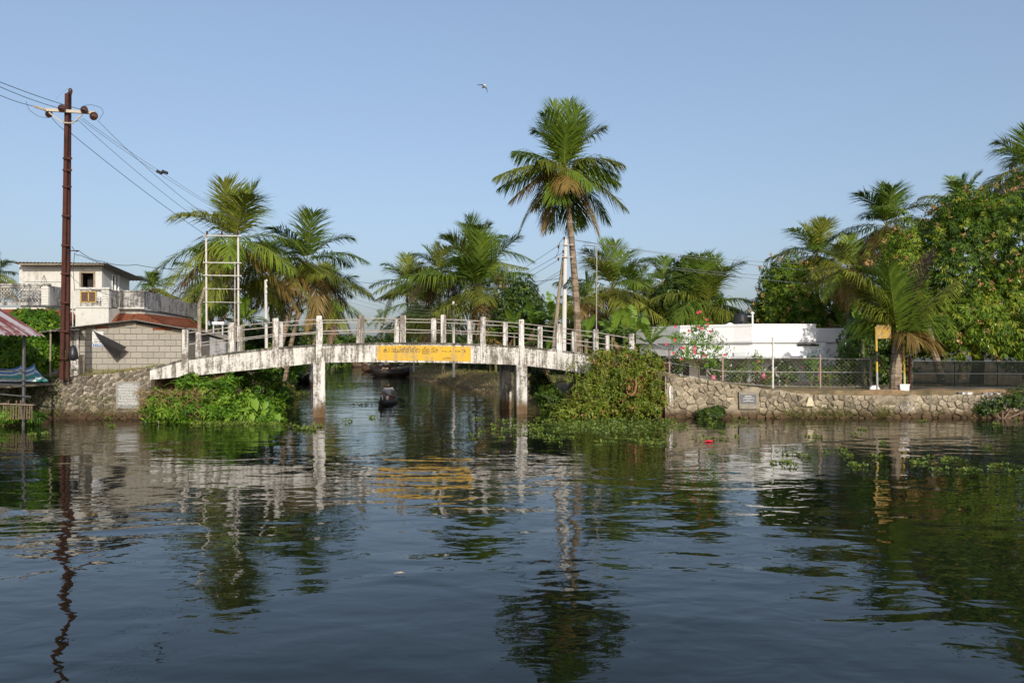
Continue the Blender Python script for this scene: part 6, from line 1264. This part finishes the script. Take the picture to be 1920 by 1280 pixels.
# garden plants behind the fence
gp = [(1265, 690, 'grey green creeper on the left end of the wire fence', L_tree, 16, 26), (1345, 690, 'garden shrub with white roses behind the second fence post', L_tree, 24, 22), (1385, 700, 'garden shrub in front of the small arch of the white house', L_tree, 22, 24), (1417, 690, 'leggy climber beside the white pillar of the house', L_mango, 14, 34),
      (1472, 700, 'grey silvery bush filling the porch arch of the white house', L_tree, 26, 26), (1520, 690, 'climbing rose trained up the fourth fence post', L_bushl, 20, 36), (1548, 705, 'yellow green croton near the fourth fence post', L_bushr, 20, 22), (1580, 690, 'dark climber covering the right end of the wire fence', L_tree, 40, 40), (1435, 708, 'low pot plant with pink blooms by the tall grey fence post', L_bushl, 12, 14)]
for i, (px, py, lb, mt, rx, rz) in enumerate(gp):
    Y = 35.2; t = bush('garden_plant', lb, lob([(px, py, Y, rx, .5, rz), (px+rx*.4, py-rz*.3, Y, rx*.6, .4, rz*.7)]), int((5.5 if i in (2, 3, 4, 5, 6) else 10)*(rx+rz)), 5, .09, .045, mt, 'plant', shell=.8, bmp=.3, tmean=.5, gap=.3)
    nf_ = {1: 16, 4: 12, 8: 14, 3: 4, 5: 6}.get(i, 0)
    if nf_:
        pos, nor, _f = lobe_pts(lob([(px, py, Y-.4, rx, .4, rz)]), nf_, .3); V, Fq, T = whorls(pos, nor, 6, .06, .05, 0, 1, 0, 0); T[:] = {1: .95, 4: .98, 8: .5}.get(i, .5); link('blooms', np_mesh('blooms', V, Fq, L_flor, T), t)['kind'] = 'stuff'
for k, (px, py, lb) in enumerate(((1337, 708, 'round pink flower pot by the second fence post'), (1432, 705, 'hanging pink pot at the left edge of the porch arch'))):
    c = at(px, py, 34.6); q = thing('flower_pot', lb, 'pot', c); MB().lathe((c.x, c.y, c.z-.12), [(.05, 0), (.12, .06), (.13, .14), (.10, .22), (.11, .24)], 10).build('pot_body', plain('pink_pot', (.50, .16, .20), .7, .15), q, True)
    if k == 1: MB().tube([c+Vector((0, 0, .1)), at(px, 676, 34.6)], .006, 3).build('cord', m_wire, q)
    else: MB().b(c.x-.06, c.x+.06, c.y-.06, c.y+.06, 1.0, c.z-.121).build('stand', m_woodgrey, q)
# undergrowth masses along the canal and behind the houses
def mass(name, lobes, n, mat=None, **kw):
    o = link(name, crown_mesh(name, lobes, n, 6, kw.pop('Ln', .34), kw.pop('Wd', .13), mat or L_tree, **kw)); o['kind'] = 'stuff'; return o
rr = random.Random(12)
lo = [(float(XL(Y))-1.6-rr.uniform(0, 2.0), Y, 1.2+rr.uniform(-.2, .8), 1.6, 2.2, 1.5) for Y in np.arange(50, 125, 3.2)]
mass('canal_undergrowth', lo, 5200, L_bushl, tmean=.34, shell=.5)
lo = [(float(XR(Y))+7.0+rr.uniform(0, 3), Y, 1.6+rr.uniform(-.2, .9), 2.0, 2.4, 1.6) for Y in np.arange(48, 125, 3.4)]
mass('canal_undergrowth', lo, 5200, L_tree, tmean=.42, shell=.5)
lo = [(ax(px, Y), Y, az(py, Y), 32*Y/F, 2.0, rz*Y/F) for px, py, Y, rz in [(p_, 645+rr.uniform(-8, 8), 60+rr.uniform(-4, 6), 34) for p_ in range(340, 555, 22)]]
mass('palm_understorey', lo, 4200, L_tree, tmean=.36, shell=.5)
lo = [(ax(px, Y), Y, az(py, Y), 36*Y/F, 2.0, 36*Y/F) for px, py, Y in [(p_, 635+rr.uniform(-12, 10), 62+rr.uniform(-5, 8)) for p_ in range(965, 1320, 26)]]
mass('palm_understorey', lo, 5200, L_tree, tmean=.42, shell=.5)
lo = [(ax(px, Y), Y, az(py, Y), 40*Y/F, 2.0, 40*Y/F) for px, py, Y in [(p_, 620+rr.uniform(-12, 10), 62+rr.uniform(-5, 8)) for p_ in range(1440, 2000, 36)]]
mass('palm_understorey', lo, 4200, L_tree, tmean=.36, shell=.5)
lo = [(ax(px, Y), Y, 3.4+rr.uniform(-1, 1.6), 7, 6, 4.2) for px, Y in [(p_, 215+rr.uniform(-15, 30)) for p_ in range(470, 900, 16)]]
mass('far_wood', lo, 5200, L_tree, Ln=1.1, Wd=.5, tmean=.5, shell=.4)
lo = [(ax(px, Y), Y, 3.0+rr.uniform(-.4, 2.2), 4.0, 3, 3.2) for px, Y in [(p_, 120+rr.uniform(-8, 18)) for p_ in list(range(440, 640, 20)) + list(range(735, 900, 20))]]
mass('far_wood', lo, 4200, L_tree, Ln=.6, Wd=.26, tmean=.5, shell=.4)
# grasses
P_ = []
for _ in range(5200):
    Y = 41 + 62*rng.random()**1.6; d_ = rng.uniform(.6, 3.8); x = float(XR(Y))+d_; P_.append((x, Y, gz(x, Y)))
blades('bank_grass', P_, .30, .03, L_grass, .6, .55, .22)
P_ = []
for _ in range(3200):
    Y = 41 + 60*rng.random()**1.5; x = float(XR(Y))+rng.uniform(.2, 2.0); P_.append((x, Y, gz(x, Y)))
blades('dry_bank_grass', P_, .26, .025, L_straw, .9, .75, .2)
P_ = [(x, YLW+.25+rng.uniform(-.2, .5), max(float(tlw(x)), 1.4)-.02) for x in rng.uniform(ax(150, YLW), ax(300, YLW), 900)] + [(x, YS-rng.uniform(.1, 1.4), 1.85) for x in rng.uniform(xs0, xs1, 700)]
blades('bank_grass', P_, .18, .016, L_grass, .6, .75, .2)
P_ = [(x, YLW-.02, rng.uniform(.1, float(tlw(x)))) for x in rng.uniform(ax(-20, YLW), ax(112, YLW), 3400)] + [(x, YLW+.1, 1.6) for x in rng.uniform(ax(-40, YLW), ax(120, YLW), 900)]
blades('wall_creeper_and_shade', P_, .17, .035, L_tree, 1.2, .38, .2)  # added dark leaves stand in for shade on the wall's left end
P_ = [(x, YLW-.08, rng.uniform(.05, .95)) for x in np.clip(rng.normal(ax(195, YLW), 1.2, 500), ax(115, YLW), ax(280, YLW))]
blades('wall_creeper_and_shade', P_, .14, .03, L_grass, 1.2, .4, .2)
P_ = [(x, YRW-.08, abs(rng.normal(.1, .2))) for x in np.concatenate([rng.normal(ax(1555, YRW), .7, 600), rng.normal(ax(1490, YRW), .5, 300), rng.normal(ax(1655, YRW), .25, 260), rng.uniform(ax(1420, YRW), ax(1850, YRW), 300)])]
bush('shade_creeper_clump', 'creeper darkened for mango shade, hanging over the right end of the right bank wall', lob([(1880, 752, 31.35, 36, .2, 14), (1850, 765, 31.3, 22, .2, 12), (1915, 745, 31.4, 30, .25, 22), (1960, 755, 31.4, 40, .25, 22)]), 900, 6, .10, .05, L_tree, shell=.7, bmp=.3, tmean=.3)  # creeper leaves kept dark to carry the mango's shade on this wall end
blades('wall_grass', P_, .22, .016, L_grass, .7, .62, .25)
P_ = [(x, YFe+rng.uniform(-.3, .5), gz(x, YFe)) for x in rng.uniform(ax(1440, YFe), ax(1900, YFe), 700)]
blades('bank_grass', P_, .14, .016, L_grass, .7, .5, .25)
P_ = [(x, YRW+.2+rng.uniform(-.1, .3), float(trw(x))-.03) for x in rng.uniform(ax(1248, YRW), ax(1440, YRW), 260)]
blades('bank_grass', P_, .13, .016, L_grass, .8, .5, .3)

# ------------------------------------------------------------------ water plants
def clump_mesh(n, rx, ry, seed):
    P_ = np.stack([rng.normal(0, rx*.5, n), rng.normal(0, ry*.5, n), rng.uniform(.0, .05, n)], 1); D = nrm(unit(n)*np.array([1, 1, .2]) + np.array([0, 0, rng.uniform(.3, .9)]))
    return np_mesh('water_hyacinth', *leaf_arrays(P_, D, unit(n), rng.uniform(.09, .17, n), rng.uniform(.06, .10, n), np.clip(rng.normal(.5, .2, n), 0, 1), .05)[:2], L_hya, np.repeat(np.clip(rng.normal(.5, .22, n), 0, 1), 4))
protos = [clump_mesh(n, rx, ry, i) for i, (n, rx, ry) in enumerate([(9, .10, .08), (14, .25, .15), (22, .42, .2), (16, .35, .18), (30, .6, .25), (7, .08, .07)])]
def hya(px, py, k, label, group=None, sc=1.0):
    Y = CH*F/(py-HZ); o = link('water_hyacinth', protos[k], None, (ax(px, Y), Y, .0)); o.rotation_euler = (0, 0, rnd.uniform(-.5, .5)); o.scale = (sc, sc, sc); return tag(o, label, 'water plant', group)
hya(681, 760, 4, 'isolated floating clump of water hyacinth left of the rowed canoe'); hya(697, 783, 0, 'tiny pale water plant floating midstream below the canoe'); hya(648, 790, 1, 'small floating water plant just right of the left pier foot')
for k, (px, py) in enumerate(((652, 722), (625, 718), (636, 726), (660, 727), (565, 736), (573, 738))): hya(px, py, 1, 'one of the small plants floating in the canal mouth behind the left pier', 'plants floating behind the left pier', 1.3)
for k, (px, py) in enumerate(((545, 800), (560, 806), (572, 804), (578, 808), (590, 800))): hya(px, py, 1, 'one of the thin water plants drifting between the left bank tip and the left pier', 'plants off the left bank tip')
for k, (px, py) in enumerate(((202, 787), (60, 816), (85, 814), (210, 800), (285, 792), (300, 795), (15, 795))): hya(px, py, 3 if k in (0, 4, 5) else 0, 'one of the few water plants floating under the left bank wall', 'plants under the left bank wall')
for k, (px, py) in enumerate(((1725, 862), (1742, 858), (1775, 860), (1790, 862), (1710, 866), (1768, 880), (1752, 883), (1815, 880), (1825, 884), (1858, 876), (1880, 872), (1895, 886), (1912, 884), (1735, 870), (1770, 865))): hya(px, py, (2, 3, 2, 4, 0)[k % 5], 'one of the water hyacinth clumps drifting near the right edge', 'hyacinths drifting at the right edge', .6)
for k, (px, py) in enumerate(((1640, 858), (1605, 873), (1597, 870), (1615, 875), (1575, 845), (1530, 820), (1545, 850), (1500, 855), (1480, 852), (1505, 856), (1470, 868), (1485, 874), (1450, 868), (1520, 818), (1585, 855), (1615, 806), (1600, 815), (1655, 830), (1730, 790), (1846, 838), (1865, 796), (1905, 788))): hya(px, py, (1, 3, 0, 2, 1)[k % 5], 'one of the water hyacinth clumps drifting on the white house reflection', 'hyacinths drifting before the white reflection', .7)
r2 = random.Random(21); cnt = 0
while cnt < 130:                                           # loose drift trailing off the mat
    px, py = r2.gauss(1150, 190), 783 + abs(r2.gauss(0, 28))
    if not (880 < px < 1440 and py < 866) or (px < 1010 and py > 835): continue
    hya(px, py, r2.randrange(6), 'one of the many water hyacinth clumps trailing off the mat below the vine bush', 'hyacinths trailing off the mat', r2.uniform(.4, .8)); cnt += 1
n = 1000; px = np.concatenate([rng.normal(1150, 62, n//2), rng.uniform(895, 1260, n//4), rng.uniform(1040, 1250, n//4)]); py = np.concatenate([786+np.abs(rng.normal(0, 12, n//2)), 803+rng.normal(0, 6, n//4) + 6*np.sin(px[n//2:n//2+n//4]*.05), rng.uniform(780, 808, n//4)])
Yw = CH*F/(py-HZ); P_ = np.stack([(px-960)/F*Yw, Yw, rng.uniform(0, .05, n)], 1); D = nrm(unit(n)*np.array([1, 1, .2])+np.array([0, 0, .6])); V, Fq, T = leaf_arrays(P_, D, unit(n), rng.uniform(.07, .13, n), rng.uniform(.05, .08, n), np.clip(rng.normal(.5, .2, n), 0, 1), .05)
o = link('hyacinth_mat', np_mesh('hyacinth_mat', V, Fq, L_hya, T)); o['kind'] = 'stuff'
n = 900; px = rng.uniform(360, 525, n); py = 790+np.abs(rng.normal(0, 4, n)); Yw = CH*F/(py-HZ); P_ = np.stack([(px-960)/F*Yw, Yw, rng.uniform(0, .05, n)], 1); D = nrm(unit(n)*np.array([1, 1, .2])+np.array([0, 0, .5])); V, Fq, T = leaf_arrays(P_, D, unit(n), .11, .06, np.clip(rng.normal(.55, .2, n), 0, 1), .05)
o = link('hyacinth_mat', np_mesh('hyacinth_mat', V, Fq, L_hya, T)); o['kind'] = 'stuff'
